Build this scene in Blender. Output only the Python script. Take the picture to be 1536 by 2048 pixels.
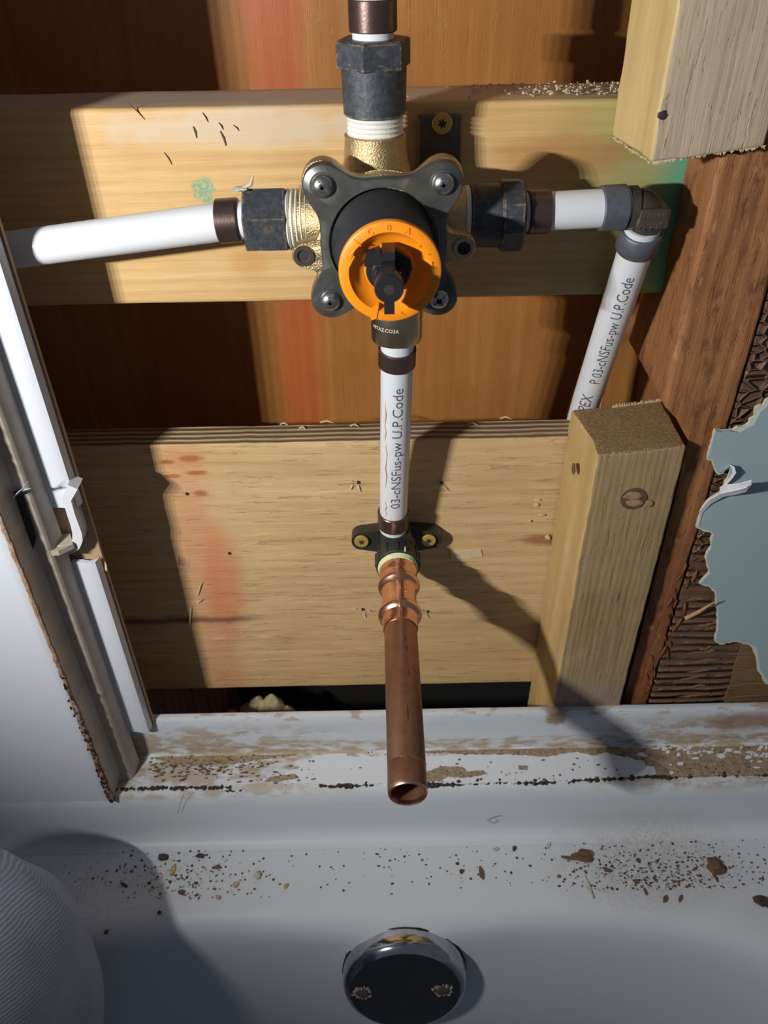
import bpy, bmesh, math, random
from mathutils import Vector, Matrix, noise as mnoise
from mathutils.geometry import tessellate_polygon

for o in list(bpy.data.objects): bpy.data.objects.remove(o)
SC = bpy.context.scene
COL = SC.collection
rnd = random.Random(7)
PI = math.pi
ZC = 950.0                       # camera height above the floor, mm. All numbers below are mm: x right, y towards the wall, z up from the camera
def W(x, y, z): return Vector((x, y, z + ZC)) * 0.001

# ---------------------------------------------------------------- camera
PITCH, ROLL, FPX = math.radians(38.0), 0.020, 1600.0
cF = Vector((0, math.cos(PITCH), -math.sin(PITCH)))
cU0 = Vector((0, math.sin(PITCH), math.cos(PITCH)))
cR0 = Vector((1, 0, 0))
cU = cU0 * math.cos(ROLL) + cR0 * math.sin(ROLL)
cR = cR0 * math.cos(ROLL) - cU0 * math.sin(ROLL)
cam_d = bpy.data.cameras.new('camera')
cam_d.sensor_fit = 'HORIZONTAL'; cam_d.sensor_width = 36; cam_d.lens = FPX / 1536 * 36
cam_d.clip_start = 0.005; cam_d.clip_end = 20
cam_d.dof.use_dof = True; cam_d.dof.focus_distance = 0.38; cam_d.dof.aperture_fstop = 22
cam = bpy.data.objects.new('camera', cam_d); COL.objects.link(cam)
cam.matrix_world = Matrix.Translation(W(0, 0, 0)) @ Matrix((cR, cU, -cF)).transposed().to_4x4()
SC.camera = cam
def ray(px, py): return cF + cR * ((px - 768) / FPX) - cU * ((py - 1024) / FPX)
def at_y(px, py, y):
    d = ray(px, py); return d * (y / d.y)
def at_z(px, py, z):
    d = ray(px, py); return d * (z / d.z)

# ---------------------------------------------------------------- world, lamp, exposure
wd = bpy.data.worlds.new('world'); SC.world = wd; wd.use_nodes = True
wd.node_tree.nodes['Background'].inputs[0].default_value = (0.62, 0.68, 0.85, 1)
wd.node_tree.nodes['Background'].inputs[1].default_value = 0.12
SC.view_settings.view_transform = 'Standard'; SC.view_settings.look = 'None'
SC.view_settings.gamma = 1; SC.view_settings.exposure = 0.0; SC.view_settings.use_curve_mapping = False
LX, LY, LZ = -316, -24, 8
TX, TY, TZ = 0, 371, -150
ldir = Vector((TX - LX, TY - LY, TZ - LZ)).normalized()
lside = ldir.cross(Vector((0, 0, 1))).normalized()
for k in range(4):                                     # work lamp: a short row of LEDs held at the left, outside the frame
    ld = bpy.data.lights.new('lamp_led', 'SPOT')
    ld.energy = 3.35; ld.color = (1.0, 0.97, 0.93); ld.shadow_soft_size = 0.003
    ld.spot_size = math.radians(98); ld.spot_blend = 0.85
    lo = bpy.data.objects.new('lamp_led', ld); COL.objects.link(lo)
    lo.location = W(LX, LY, LZ) + lside * (k - 1.5) * 0.011
    lo.rotation_euler = ldir.to_track_quat('-Z', 'Y').to_euler()

# ---------------------------------------------------------------- node helpers
class NT:
    def __init__(s, name):
        s.m = bpy.data.materials.new(name); s.m.use_nodes = True
        s.t = s.m.node_tree; s.b = s.t.nodes['Principled BSDF']
        g = s.t.nodes.new('ShaderNodeNewGeometry')
        v = s.t.nodes.new('ShaderNodeVectorMath'); v.operation = 'MULTIPLY_ADD'
        s.link(g.outputs['Position'], v.inputs[0]); v.inputs[1].default_value = (1000,) * 3; v.inputs[2].default_value = (0, 0, -ZC)
        s.P = v.outputs[0]; s.N = g.outputs['True Normal']
    def link(s, a, b):
        if isinstance(a, bpy.types.NodeSocket): s.t.links.new(a, b)
        elif isinstance(a, (tuple, list)) and len(a) == 3 and b.type == 'RGBA': b.default_value = (*a, 1)
        else: b.default_value = a
    def math(s, op, a, b=0.0, c=None, clamp=False):
        n = s.t.nodes.new('ShaderNodeMath'); n.operation = op; n.use_clamp = clamp
        s.link(a, n.inputs[0]); s.link(b, n.inputs[1])
        if c is not None: s.link(c, n.inputs[2])
        return n.outputs[0]
    def mapp(s, v, scale=(1, 1, 1), loc=(0, 0, 0), rot=(0, 0, 0)):
        n = s.t.nodes.new('ShaderNodeMapping'); s.link(v, n.inputs[0])
        n.inputs['Location'].default_value = loc; n.inputs['Scale'].default_value = scale; n.inputs['Rotation'].default_value = rot
        return n.outputs[0]
    def noise(s, scale=1.0, stretch=(1, 1, 1), detail=5, rough=0.55, dist=0.0, loc=(0, 0, 0), v=None):
        n = s.t.nodes.new('ShaderNodeTexNoise')
        s.link(s.mapp(v or s.P, stretch, loc), n.inputs['Vector'])
        n.inputs['Scale'].default_value = scale; n.inputs['Detail'].default_value = detail
        n.inputs['Roughness'].default_value = rough; n.inputs['Distortion'].default_value = dist
        return n.outputs['Fac']
    def wave(s, scale, stretch=(1, 1, 1), dist=4.0, det=3, dscale=1.0, axis='Z', v=None):
        n = s.t.nodes.new('ShaderNodeTexWave'); n.bands_direction = axis
        s.link(s.mapp(v or s.P, stretch), n.inputs['Vector'])
        n.inputs['Scale'].default_value = scale; n.inputs['Distortion'].default_value = dist
        n.inputs['Detail'].default_value = det; n.inputs['Detail Scale'].default_value = dscale
        return n.outputs['Fac']
    def voro(s, scale, stretch=(1, 1, 1), feature='F1'):
        n = s.t.nodes.new('ShaderNodeTexVoronoi'); n.feature = feature
        s.link(s.mapp(s.P, stretch), n.inputs['Vector']); n.inputs['Scale'].default_value = scale
        return n.outputs['Distance']
    def rng(s, v, a, b, c=0.0, d=1.0):
        n = s.t.nodes.new('ShaderNodeMapRange'); n.interpolation_type = 'SMOOTHSTEP'
        s.link(v, n.inputs[0])
        for i, q in enumerate((a, b, c, d)): n.inputs[i + 1].default_value = q
        return n.outputs[0]
    def mix(s, f, a, b, mode='MIX'):
        n = s.t.nodes.new('ShaderNodeMix'); n.data_type = 'RGBA'; n.blend_type = mode
        s.link(f, n.inputs[0]); s.link(a, n.inputs[6]); s.link(b, n.inputs[7])
        return n.outputs[2]
    def ramp(s, f, stops):
        n = s.t.nodes.new('ShaderNodeValToRGB'); s.link(f, n.inputs[0])
        e = n.color_ramp.elements
        while len(e) < len(stops): e.new(0.5)
        for i, (p, c) in enumerate(stops): e[i].position = p; e[i].color = (*c, 1)
        return n.outputs[0]
    def blob(s, c, r, soft=0.25, ns=0.05, na=0.5):
        """1 inside an ellipsoid (centre c, radii r, mm), 0 outside, with a noisy rim"""
        v = s.t.nodes.new('ShaderNodeVectorMath'); v.operation = 'SUBTRACT'; s.link(s.P, v.inputs[0]); v.inputs[1].default_value = c
        w = s.t.nodes.new('ShaderNodeVectorMath'); w.operation = 'DIVIDE'; s.link(v.outputs[0], w.inputs[0]); w.inputs[1].default_value = r
        l = s.t.nodes.new('ShaderNodeVectorMath'); l.operation = 'LENGTH'; s.link(w.outputs[0], l.inputs[0])
        d = s.math('ADD', l.outputs['Value'], s.math('MULTIPLY', s.math('SUBTRACT', s.noise(ns), 0.5), na * 2))
        return s.rng(d, 1 + soft, 1 - soft)
    def band(s, axis, a, b, soft, ns=0.05, na=0.0):
        x = s.t.nodes.new('ShaderNodeSeparateXYZ'); s.link(s.P, x.inputs[0])
        v = x.outputs['XYZ'.index(axis)]
        if na: v = s.math('ADD', v, s.math('MULTIPLY', s.math('SUBTRACT', s.noise(ns), 0.5), na * 2))
        return s.math('MULTIPLY', s.rng(v, a - soft, a + soft), s.rng(v, b + soft, b - soft))
    def bump(s, h, strength=0.5, dist=0.001):
        n = s.t.nodes.new('ShaderNodeBump'); s.link(h, n.inputs['Height'])
        n.inputs['Strength'].default_value = strength; n.inputs['Distance'].default_value = dist
        s.link(n.outputs[0], s.b.inputs['Normal'])
    def fin(s, col, rough=0.6, metal=0.0, spec=None):
        s.link(col, s.b.inputs['Base Color']); s.link(rough, s.b.inputs['Roughness']); s.link(metal, s.b.inputs['Metallic'])
        if spec is not None: s.b.inputs['Specular IOR Level'].default_value = spec
        return s.m

def st(axis, k):      # stretch vector: grain runs along axis
    return tuple(k if a == axis else 1.0 for a in 'XYZ')

def wood(name, dark, mid, light, axis='X', ring=0.10, wob=3.0, extra=None, rough=0.62, fiss=0.0, bump=0.35, gk=0.06, wv=0.16):
    n = NT(name)
    g1 = n.noise(ring, st(axis, gk), 6, 0.6, 1.2)
    g2 = n.noise(1.1, st(axis, 0.035), 5, 0.7)
    g3 = n.noise(0.02, (1, 1, 1), 3)
    rings = n.wave(ring * 0.55, st(axis, gk * 0.6), wob, 3, 0.4, 'Z' if axis == 'X' else 'X')
    f = n.math('ADD', n.math('MULTIPLY', g1, 0.55), n.math('ADD', n.math('MULTIPLY', rings, wv), n.math('MULTIPLY', g3, 0.30)))
    col = n.ramp(f, [(0.28, dark), (0.5, mid), (0.72, light)])
    col = n.mix(n.rng(g2, 0.3, 0.7, 0.0, 0.28), col, tuple(c * 0.55 for c in mid))
    h = n.math('ADD', n.math('MULTIPLY', g2, 0.5), n.math('MULTIPLY', g1, 0.5))
    if fiss:
        fs = n.noise(0.62, st(axis, 0.075), 3, 0.5, 0.3, (31, 7, 3))
        fm = n.rng(fs, 0.645, 0.70)
        fl = n.rng(fs, 0.61, 0.64, 0, 1)
        col = n.mix(n.math('MULTIPLY', fm, fiss), col, tuple(c * 0.28 for c in dark))
        h = n.math('SUBTRACT', h, n.math('MULTIPLY', fl, 1.4))
    if extra: col = extra(n, col)
    n.bump(h, bump, 0.001)
    return n.fin(col, rough, 0.0, 0.3)

def plain(name, col, rough=0.5, metal=0.0, var=0.15, ns=0.15, bump=0.0, bs=1.0, spec=None, dark=0.55):
    n = NT(name)
    v = n.noise(ns, detail=6, rough=0.65)
    c = n.mix(n.rng(v, 0.35, 0.75, 0, var * 2), col, tuple(x * dark for x in col))
    if bump: n.bump(n.noise(bs, detail=4), bump, 0.0005)
    r = n.math('ADD', rough - 0.05, n.math('MULTIPLY', v, 0.12))
    return n.fin(c, r, metal, spec)

# ---------------------------------------------------------------- materials
def x_board(n, c):
    c = n.mix(n.math('MULTIPLY', n.band('X', 92, 400, 30, 0.03, 14), 0.62), c, (0.20, 0.30, 0.11))
    c = n.mix(n.math('MULTIPLY', n.band('X', 130, 400, 9, 0.03, 8), 0.8), c, (0.06, 0.38, 0.27))
    c = n.mix(n.math('MULTIPLY', n.blob((-79.5, 380, -108), (5, 9, 6), 0.3, 0.25, 1.1), n.rng(n.noise(0.6, (1, 1, 1)), 0.4, 0.6, 0.3, 0.9)), c, (0.12, 0.38, 0.26))
    c = n.mix(n.math('MULTIPLY', n.blob((-58, 380, -82), (52, 12, 8), 0.4, 0.08, 0.6), 0.75), c, (0.62, 0.52, 0.38))
    c = n.mix(n.math('MULTIPLY', n.blob((82, 380, -96), (30, 9, 9), 0.5, 0.06, 0.6), 0.55), c, (0.40, 0.17, 0.05))
    c = n.mix(n.math('MULTIPLY', n.blob((-63, 380, -142), (9, 9, 7), 0.5, 0.2, 0.3), 0.4), c, (0.50, 0.24, 0.06))
    c = n.mix(n.math('MULTIPLY', n.band('Y', 385, 500, 3), 0.75), c, (0.58, 0.50, 0.43))  # top edge coloured paler to offset the grazing light
    return c
M = {}
M['board'] = wood('pine_board', (0.52, 0.31, 0.12), (0.68, 0.45, 0.20), (0.76, 0.56, 0.31), 'X', 0.11, 4, x_board, 0.5, 0.0, 0.25, 0.04, 0.07)
def x_ply(n, c):
    c = n.mix(n.math('MULTIPLY', n.band('X', -128, -104, 7, 0.05, 6), 0.38), c, (0.62, 0.20, 0.10))
    c = n.mix(n.math('MULTIPLY', n.blob((-104, 381, -355), (12, 9, 45), 0.5, 0.04, 0.5), 0.55), c, (0.60, 0.17, 0.07))
    c = n.mix(n.math('MULTIPLY', n.band('Z', -389, -384, 2.5, 0.05, 4), n.math('MULTIPLY', n.band('X', -300, -88, 18), 0.8)), c, (0.13, 0.06, 0.035))
    for (x, z, a, b) in ((-124, -258, 4, 1.6), (-110, -256, 7, 2.2), (-123, -268, 5, 1.4), (-108, -266, 6, 1.6), (-108, -281, 4, 2)):
        c = n.mix(n.math('MULTIPLY', n.blob((x, 381, z), (a, 9, b), 0.5, 0.3, 0.3), 0.75), c, (0.35, 0.10, 0.025))
    c = n.mix(n.math('MULTIPLY', n.blob((103, 381, -322), (18, 9, 4), 0.5, 0.08, 0.6), 0.75), c, (0.28, 0.10, 0.03))
    return c
M['plywood'] = wood('fir_plywood', (0.54, 0.35, 0.16), (0.68, 0.47, 0.23), (0.76, 0.57, 0.33), 'X', 0.07, 5, x_ply, 0.55, 0.35, 0.6, 0.06, 0.08)
def plyedge():
    n = NT('plywood_edge')
    s = n.t.nodes.new('ShaderNodeSeparateXYZ'); n.link(n.P, s.inputs[0])
    y = n.math('ADD', s.outputs[1], n.math('MULTIPLY', n.noise(0.03, (1, 0.2, 0.2)), 3))
    w = n.math('SINE', n.math('MULTIPLY', y, 1.35))
    c = n.mix(n.rng(w, -0.3, 0.4), (0.20, 0.13, 0.08), (0.56, 0.40, 0.22))
    c = n.mix(n.rng(n.noise(0.9, (0.08, 1, 1)), 0.45, 0.7, 0, 0.6), c, (0.16, 0.11, 0.08))
    n.bump(w, 0.4, 0.001)
    return n.fin(c, 0.8)
M['ply_edge'] = plyedge()
def x_back(n, c):
    c = n.mix(n.math('MULTIPLY', n.band('X', -68, -40, 9, 0.03, 8), 0.45), c, (0.50, 0.055, 0.025))
    return c
M['sheathing'] = wood('old_sheathing_plywood', (0.36, 0.14, 0.032), (0.46, 0.20, 0.055), (0.56, 0.29, 0.09), 'Z', 0.06, 4, x_back, 0.4, 0.12, 0.25, 0.035, 0.05)
def x_strut(n, c):
    c = n.mix(n.math('MULTIPLY', n.band('Z', -500, -403, 8, 0.05, 14), 0.55), c, (0.30, 0.24, 0.22))
    return c
M['strut'] = wood('weathered_strut', (0.24, 0.155, 0.07), (0.36, 0.25, 0.125), (0.43, 0.32, 0.18), 'Z', 0.16, 5, x_strut, 0.7, 0.5, 0.55)
M['strut_side'] = wood('fresh_strut_side', (0.46, 0.29, 0.12), (0.56, 0.38, 0.16), (0.64, 0.46, 0.22), 'Z', 0.12, 4, None, 0.6, 0, 0.3)
M['upper_strut'] = wood('grey_strut', (0.42, 0.33, 0.22), (0.52, 0.42, 0.30), (0.58, 0.49, 0.36), 'Z', 0.16, 5, None, 0.7, 0.5, 0.7)
M['upper_side'] = wood('yellow_strut_side', (0.56, 0.40, 0.17), (0.64, 0.48, 0.22), (0.70, 0.55, 0.30), 'Z', 0.12, 4, None, 0.6, 0, 0.3)
def endgrain(name, a, b):
    n = NT(name)
    v = n.noise(0.6, (1, 1, 1), 8, 0.75)
    c = n.mix(n.rng(v, 0.3, 0.7), a, b)
    c = n.mix(n.rng(n.noise(1.6, detail=3), 0.62, 0.7, 0, 0.8), c, (0.66, 0.52, 0.33))
    n.bump(v, 0.9, 0.0015)
    return n.fin(c, 0.9)
M['endgrain'] = endgrain('rough_end_grain', (0.22, 0.12, 0.045), (0.46, 0.30, 0.13))
M['fibre'] = plain('wood_fibre', (0.66, 0.52, 0.32), 0.8)
def x_stud(n, c):
    c = n.mix(n.math('MULTIPLY', n.band('Z', -480, -300, 40, 0.03, 20), 0.6), c, (0.20, 0.055, 0.022))
    c = n.mix(n.rng(n.noise(0.12, (1, 1, 0.5), 4), 0.55, 0.68, 0, 0.7), c, (0.13, 0.05, 0.025))
    c = n.mix(n.rng(n.noise(0.35, (1, 1, 0.25), 3, loc=(9, 0, 0)), 0.62, 0.7, 0, 0.6), c, (0.50, 0.24, 0.10))
    return c
M['stud'] = wood('red_brown_stud', (0.22, 0.085, 0.035), (0.36, 0.155, 0.06), (0.46, 0.23, 0.10), 'Z', 0.09, 5, x_stud, 0.6, 0.5, 0.8)
def adhesive():
    n = NT('ridged_adhesive')
    w = n.wave(0.05, (0.25, 1, 1), 6.5, 3, 0.05, 'Z')
    vo = n.voro(0.16, (0.8, 1, 1.2), 'DISTANCE_TO_EDGE')
    up = n.band('Z', -300, 400, 15)
    w = n.math('MULTIPLY', w, n.rng(n.noise(0.07, (0.5, 1, 1), 4), 0.38, 0.56, 0.15, 1.0))
    h = n.math('ADD', n.math('MULTIPLY', w, n.math('SUBTRACT', 1.0, up)), n.math('MULTIPLY', n.rng(vo, 0.0, 0.22, 1, 0), up))
    c = n.mix(n.rng(h, 0.3, 0.9), (0.135, 0.068, 0.038), (0.20, 0.115, 0.065))
    c = n.mix(n.rng(n.noise(0.1), 0.4, 0.7, 0, 0.5), c, (0.10, 0.055, 0.035))
    n.bump(h, 1.0, 0.003)
    return n.fin(c, 0.5)
M['adhesive'] = adhesive()
M['adhesive_light'] = wood('ochre_backer', (0.16, 0.09, 0.04), (0.22, 0.13, 0.06), (0.28, 0.17, 0.08), 'X', 0.2, 5, None, 0.6, 0.5, 0.9)
M['cavity_shade'] = plain('cavity_shade_black', (0.012, 0.011, 0.01), 0.95)  # near-black colour standing in for deep shade low in the cavity
M['ridge'] = plain('adhesive_ridge', (0.17, 0.11, 0.065), 0.6, 0, 0.2)
M['blue'] = plain('pale_blue_paint', (0.34, 0.445, 0.475), 0.42, 0, 0.06, 0.03, 0.1, 0.15, dark=0.8)
M['torn'] = plain('torn_paper_white', (0.74, 0.78, 0.82), 0.7, 0, 0.1, 0.3, 0.3, 0.6)
M['torn_tan'] = plain('torn_paper_cream', (0.62, 0.62, 0.50), 0.8, 0, 0.2, 0.4, 0.3, 0.6)
M['white_plastic'] = plain('white_surround', (0.60, 0.64, 0.70), 0.3, 0, 0.05, 0.02, dark=0.85)
M['taupe'] = plain('surround_edge_taupe', (0.42, 0.36, 0.28), 0.6, 0, 0.3, 0.08)
M['stained_plastic'] = plain('stained_surround_plastic', (0.50, 0.44, 0.37), 0.5, 0, 0.25, 0.05)
def caulk_mat():
    n = NT('old_caulk')
    v = n.noise(0.22, (1, 1, 0.5), 6, 0.7)
    s = n.t.nodes.new('ShaderNodeSeparateXYZ'); n.link(n.P, s.inputs[0])
    low = n.rng(s.outputs[2], -300, -400)
    c = n.mix(n.rng(v, 0.4, 0.6), (0.40, 0.32, 0.24), (0.33, 0.17, 0.09))
    c = n.mix(n.math('MULTIPLY', low, n.rng(n.noise(0.5, detail=4), 0.48, 0.55)), c, (0.03, 0.018, 0.012))
    n.bump(v, 1.0, 0.002)
    return n.fin(c, 0.8)
M['caulk'] = caulk_mat()
M['brown_edge'] = plain('brown_raw_edge', (0.42, 0.29, 0.17), 0.8, 0, 0.2, 0.1)

def tub_mat():
    n = NT('bathtub_enamel')
    base = (0.58, 0.615, 0.65)
    c = n.mix(0.0, base, base)
    s = n.t.nodes.new('ShaderNodeSeparateXYZ'); n.link(n.P, s.inputs[0])
    # brown grime drifting over the left end of the ledge and flange, and over its right end
    gn = n.noise(0.12, (0.45, 1, 1), 7, 0.7)
    leftg = n.rng(s.outputs[0], 0, -110)
    rightg = n.rng(s.outputs[0], 95, 200)
    ledge = n.band('Y', 298.5, 340, 1.5)
    fz = n.band('Z', -470, -436, 8)
    g = n.math('MULTIPLY', n.rng(gn, 0.44, 0.58), n.math('MULTIPLY', ledge, n.math('MULTIPLY', n.math('MAXIMUM', leftg, rightg), fz)))
    c = n.mix(n.math('MULTIPLY', g, 0.8), c, (0.40, 0.30, 0.19))
    # scattered tan stains along the fold
    st2 = n.math('MULTIPLY', n.band('Y', 316, 331.5, 2.5, 0.1, 3), n.band('Z', -470, -452, 3, 0.1, 3))
    c = n.mix(n.math('MULTIPLY', st2, n.rng(n.noise(0.3, (0.3, 1, 1), 5), 0.38, 0.6, 0, 0.85)), c, (0.36, 0.27, 0.16))
    # specks of mould
    sp = n.math('MULTIPLY', n.rng(n.noise(1.3, detail=2), 0.70, 0.74), n.math('MULTIPLY', ledge, n.math('MAXIMUM', leftg, rightg)))
    c = n.mix(n.math('MULTIPLY', sp, 0.85), c, (0.07, 0.04, 0.025))
    # rust-brown smudges on the flange top
    ft = n.math('MULTIPLY', n.band('Z', -431, -400, 1.5, 0.2, 1.5), n.rng(n.noise(0.13, (0.5, 1, 1), 6, loc=(5, 0, 0)), 0.52, 0.6, 0, 0.75))
    c = n.mix(ft, c, (0.42, 0.29, 0.19))
    c = n.mix(n.math('MULTIPLY', n.blob((111, 330, -434), (7, 6, 6), 0.4, 0.3, 0.4), 0.85), c, (0.24, 0.13, 0.05))
    c = n.mix(n.math('MULTIPLY', n.blob((238, 330, -440), (26, 8, 8), 0.5, 0.15, 0.5), 0.8), c, (0.30, 0.17, 0.10))
    # dust on the deck
    dd = n.math('MAXIMUM', n.blob((172, 273, -511), (50, 28, 20), 0.7, 0.05, 0.4), n.math('MULTIPLY', n.blob((-215, 247, -511), (52, 42, 20), 0.7, 0.04, 0.4), 0.9))
    c = n.mix(n.math('MULTIPLY', dd, n.rng(n.noise(0.5, detail=7, rough=0.8), 0.35, 0.75, 0.1, 0.75)), c, (0.25, 0.19, 0.14))
    n.bump(n.math('MULTIPLY', g, gn), 0.5, 0.001)
    r = n.math('ADD', 0.46, n.math('MULTIPLY', g, 0.4))
    return n.fin(c, r, 0.0, 0.35)
M['tub'] = tub_mat()
M['white_paint'] = plain('white_paint_film', (0.66, 0.69, 0.73), 0.45, 0, 0.05, 0.05, 0.2, 0.4, dark=0.85)
def residue():
    n = NT('tan_residue')
    v = n.noise(0.45, detail=6, rough=0.7)
    c = n.ramp(v, [(0.3, (0.20, 0.125, 0.07)), (0.5, (0.36, 0.265, 0.165)), (0.7, (0.52, 0.44, 0.34))])
    n.bump(v, 1.0, 0.0015)
    return n.fin(c, 0.85)
M['residue'] = residue()
M['mould'] = plain('black_mould_caulk', (0.028, 0.022, 0.018), 0.7, 0, 0.3, 0.3, 0.7, 0.5)
M['pex'] = plain('white_pex', (0.72, 0.75, 0.79), 0.3, 0, 0.04, 0.1, dark=0.85)
M['ink'] = plain('pipe_ink', (0.13, 0.135, 0.17), 0.5, 0, 0.5, 0.9)
M['ring'] = plain('dark_copper_ring', (0.14, 0.095, 0.085), 0.33, 0.75, 0.25, 0.3, 0.15, 1.2)
M['ring_blue'] = plain('blued_crimp_ring', (0.15, 0.165, 0.20), 0.5, 0.45, 0.3, 0.3, 0.2, 1.0)
def fitting():
    n = NT('blackened_brass')
    v = n.noise(0.35, detail=6, rough=0.7)
    gn = n.t.nodes.new('ShaderNodeNewGeometry')
    bv = n.t.nodes.new('ShaderNodeBevel'); bv.samples = 4; bv.inputs['Radius'].default_value = 0.0011
    dt = n.t.nodes.new('ShaderNodeVectorMath'); dt.operation = 'DOT_PRODUCT'
    n.link(bv.outputs[0], dt.inputs[0]); n.link(gn.outputs['Normal'], dt.inputs[1])
    pt = n.rng(dt.outputs['Value'], 0.985, 0.93)
    c = n.mix(n.rng(v, 0.35, 0.7), (0.045, 0.052, 0.062), (0.085, 0.095, 0.11))
    c = n.mix(n.math('MULTIPLY', pt, n.rng(n.noise(0.4, detail=4), 0.42, 0.6)), c, (0.42, 0.31, 0.18))
    c = n.mix(n.rng(n.noise(0.22, detail=5, loc=(4, 4, 4)), 0.60, 0.68, 0, 0.5), c, (0.20, 0.15, 0.10))
    n.bump(v, 0.5, 0.0008)
    return n.fin(c, 0.48, 0.35)
M['fitting'] = fitting()
M['elbow'] = plain('dark_bronze', (0.15, 0.13, 0.115), 0.4, 0.7, 0.2, 0.3, 0.2, 1.0)
M['drop_ear'] = plain('black_casting', (0.06, 0.058, 0.056), 0.4, 0.5, 0.2, 0.3, 0.4, 0.8)
M['brass'] = plain('rough_brass', (0.56, 0.43, 0.24), 0.36, 0.85, 0.25, 0.25, 0.8, 1.4)
M['brass_smooth'] = plain('polished_brass', (0.50, 0.41, 0.28), 0.26, 0.95, 0.15, 0.2)
M['gold'] = plain('yellow_zinc', (0.70, 0.50, 0.12), 0.35, 0.5, 0.15, 0.4)
def platemat():
    n = NT('zinc_plate')
    v = n.noise(0.12, detail=5)
    c = n.ramp(v, [(0.3, (0.10, 0.115, 0.10)), (0.5, (0.145, 0.15, 0.145)), (0.7, (0.19, 0.18, 0.14))])
    return n.fin(c, 0.36, 0.7)
M['plate'] = platemat()
M['steel'] = plain('screw_steel', (0.52, 0.51, 0.51), 0.28, 0.95, 0.15, 0.4)
M['dark'] = plain('dark_recess', (0.03, 0.028, 0.026), 0.6)  # near-black put in for shade inside holes and recesses; also scratches
M['bonnet'] = plain('black_rubber_bonnet', (0.022, 0.023, 0.027), 0.6, 0, 0.3, 0.4, 0.2, 1.5)
M['orange'] = plain('orange_plastic', (0.95, 0.29, 0.008), 0.42, 0, 0.03, 0.1, dark=0.85)
M['black_plastic'] = plain('black_plastic', (0.02, 0.02, 0.022), 0.28, 0, 0.1)
M['teflon'] = plain('teflon_tape', (0.80, 0.80, 0.74), 0.5, 0, 0.15, 0.5, 0.5, 1.5, dark=0.8)
M['teflon_green'] = plain('yellow_green_thread_tape', (0.68, 0.72, 0.40), 0.5, 0, 0.3, 0.5, 0.6, 1.5, dark=0.75)
M['copper_bright'] = plain('bright_copper', (0.92, 0.52, 0.36), 0.27, 1.0, 0.15, 0.25, 0.12, 0.5)
M['copper_dull'] = plain('dull_copper', (0.34, 0.17, 0.10), 0.36, 0.75, 0.35, 0.12, 0.05, 1.0, dark=0.6)
M['chrome'] = plain('chrome', (0.55, 0.56, 0.58), 0.13, 1.0, 0.2, 0.3)
M['chrome_face'] = plain('chrome_face_dark_reflection', (0.10, 0.105, 0.12), 0.16, 0.9, 0.2, 0.1)  # base colour darkened for the dark surroundings mirrored in the plate
M['corrosion'] = plain('screw_corrosion', (0.30, 0.29, 0.25), 0.9, 0, 0.4, 0.6, 1.0, 0.9)
M['rust'] = plain('rusty_screw', (0.10, 0.065, 0.04), 0.8, 0, 0.4, 0.6, 0.8, 1.0)
M['bit_dark'] = plain('dark_debris', (0.07, 0.05, 0.04), 0.85, 0, 0.4, 0.6)
M['bit_brown'] = plain('brown_debris', (0.15, 0.08, 0.045), 0.8, 0, 0.4, 0.5)
M['knot_rim'] = plain('knot_rim', (0.12, 0.065, 0.035), 0.8, 0, 0.3, 0.5)
M['knot'] = plain('knot_wood', (0.36, 0.22, 0.12), 0.75, 0, 0.5, 0.35, 0.8, 0.8)
M['bit_tan'] = plain('tan_debris', (0.55, 0.34, 0.15), 0.8, 0, 0.3, 0.5)
M['bit_pale'] = plain('pale_debris', (0.50, 0.47, 0.38), 0.8, 0, 0.3, 0.5)
M['insulation'] = plain('insulation_wool', (0.66, 0.58, 0.34), 1.0, 0, 0.4, 0.2, 1.0, 0.5)
def denim():
    n = NT('blue_denim')
    sx = n.t.nodes.new('ShaderNodeSeparateXYZ'); n.link(n.P, sx.inputs[0])
    q = n.math('ADD', n.math('MULTIPLY', sx.outputs[1], 0.62), n.math('ADD', n.math('MULTIPLY', sx.outputs[2], 0.78), n.math('MULTIPLY', sx.outputs[0], 0.10)))
    q = n.math('ADD', q, n.math('MULTIPLY', n.noise(0.03, detail=5, rough=0.6), 5))
    w = n.math('ADD', 0.5, n.math('MULTIPLY', n.math('SINE', n.math('MULTIPLY', q, 4.3)), 0.5))
    w2 = n.noise(0.9, detail=5, rough=0.8)
    v = n.noise(0.03, detail=5)
    h = n.math('ADD', n.math('MULTIPLY', w, 0.35), n.math('MULTIPLY', w2, 0.65))
    c = n.mix(n.rng(h, 0.2, 0.8), (0.20, 0.245, 0.33), (0.40, 0.465, 0.56))
    c = n.mix(n.rng(v, 0.35, 0.7, 0, 0.5), c, (0.20, 0.23, 0.30))
    n.bump(h, 0.6, 0.0008)
    return n.fin(c, 0.9)
M['denim'] = denim()

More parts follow.
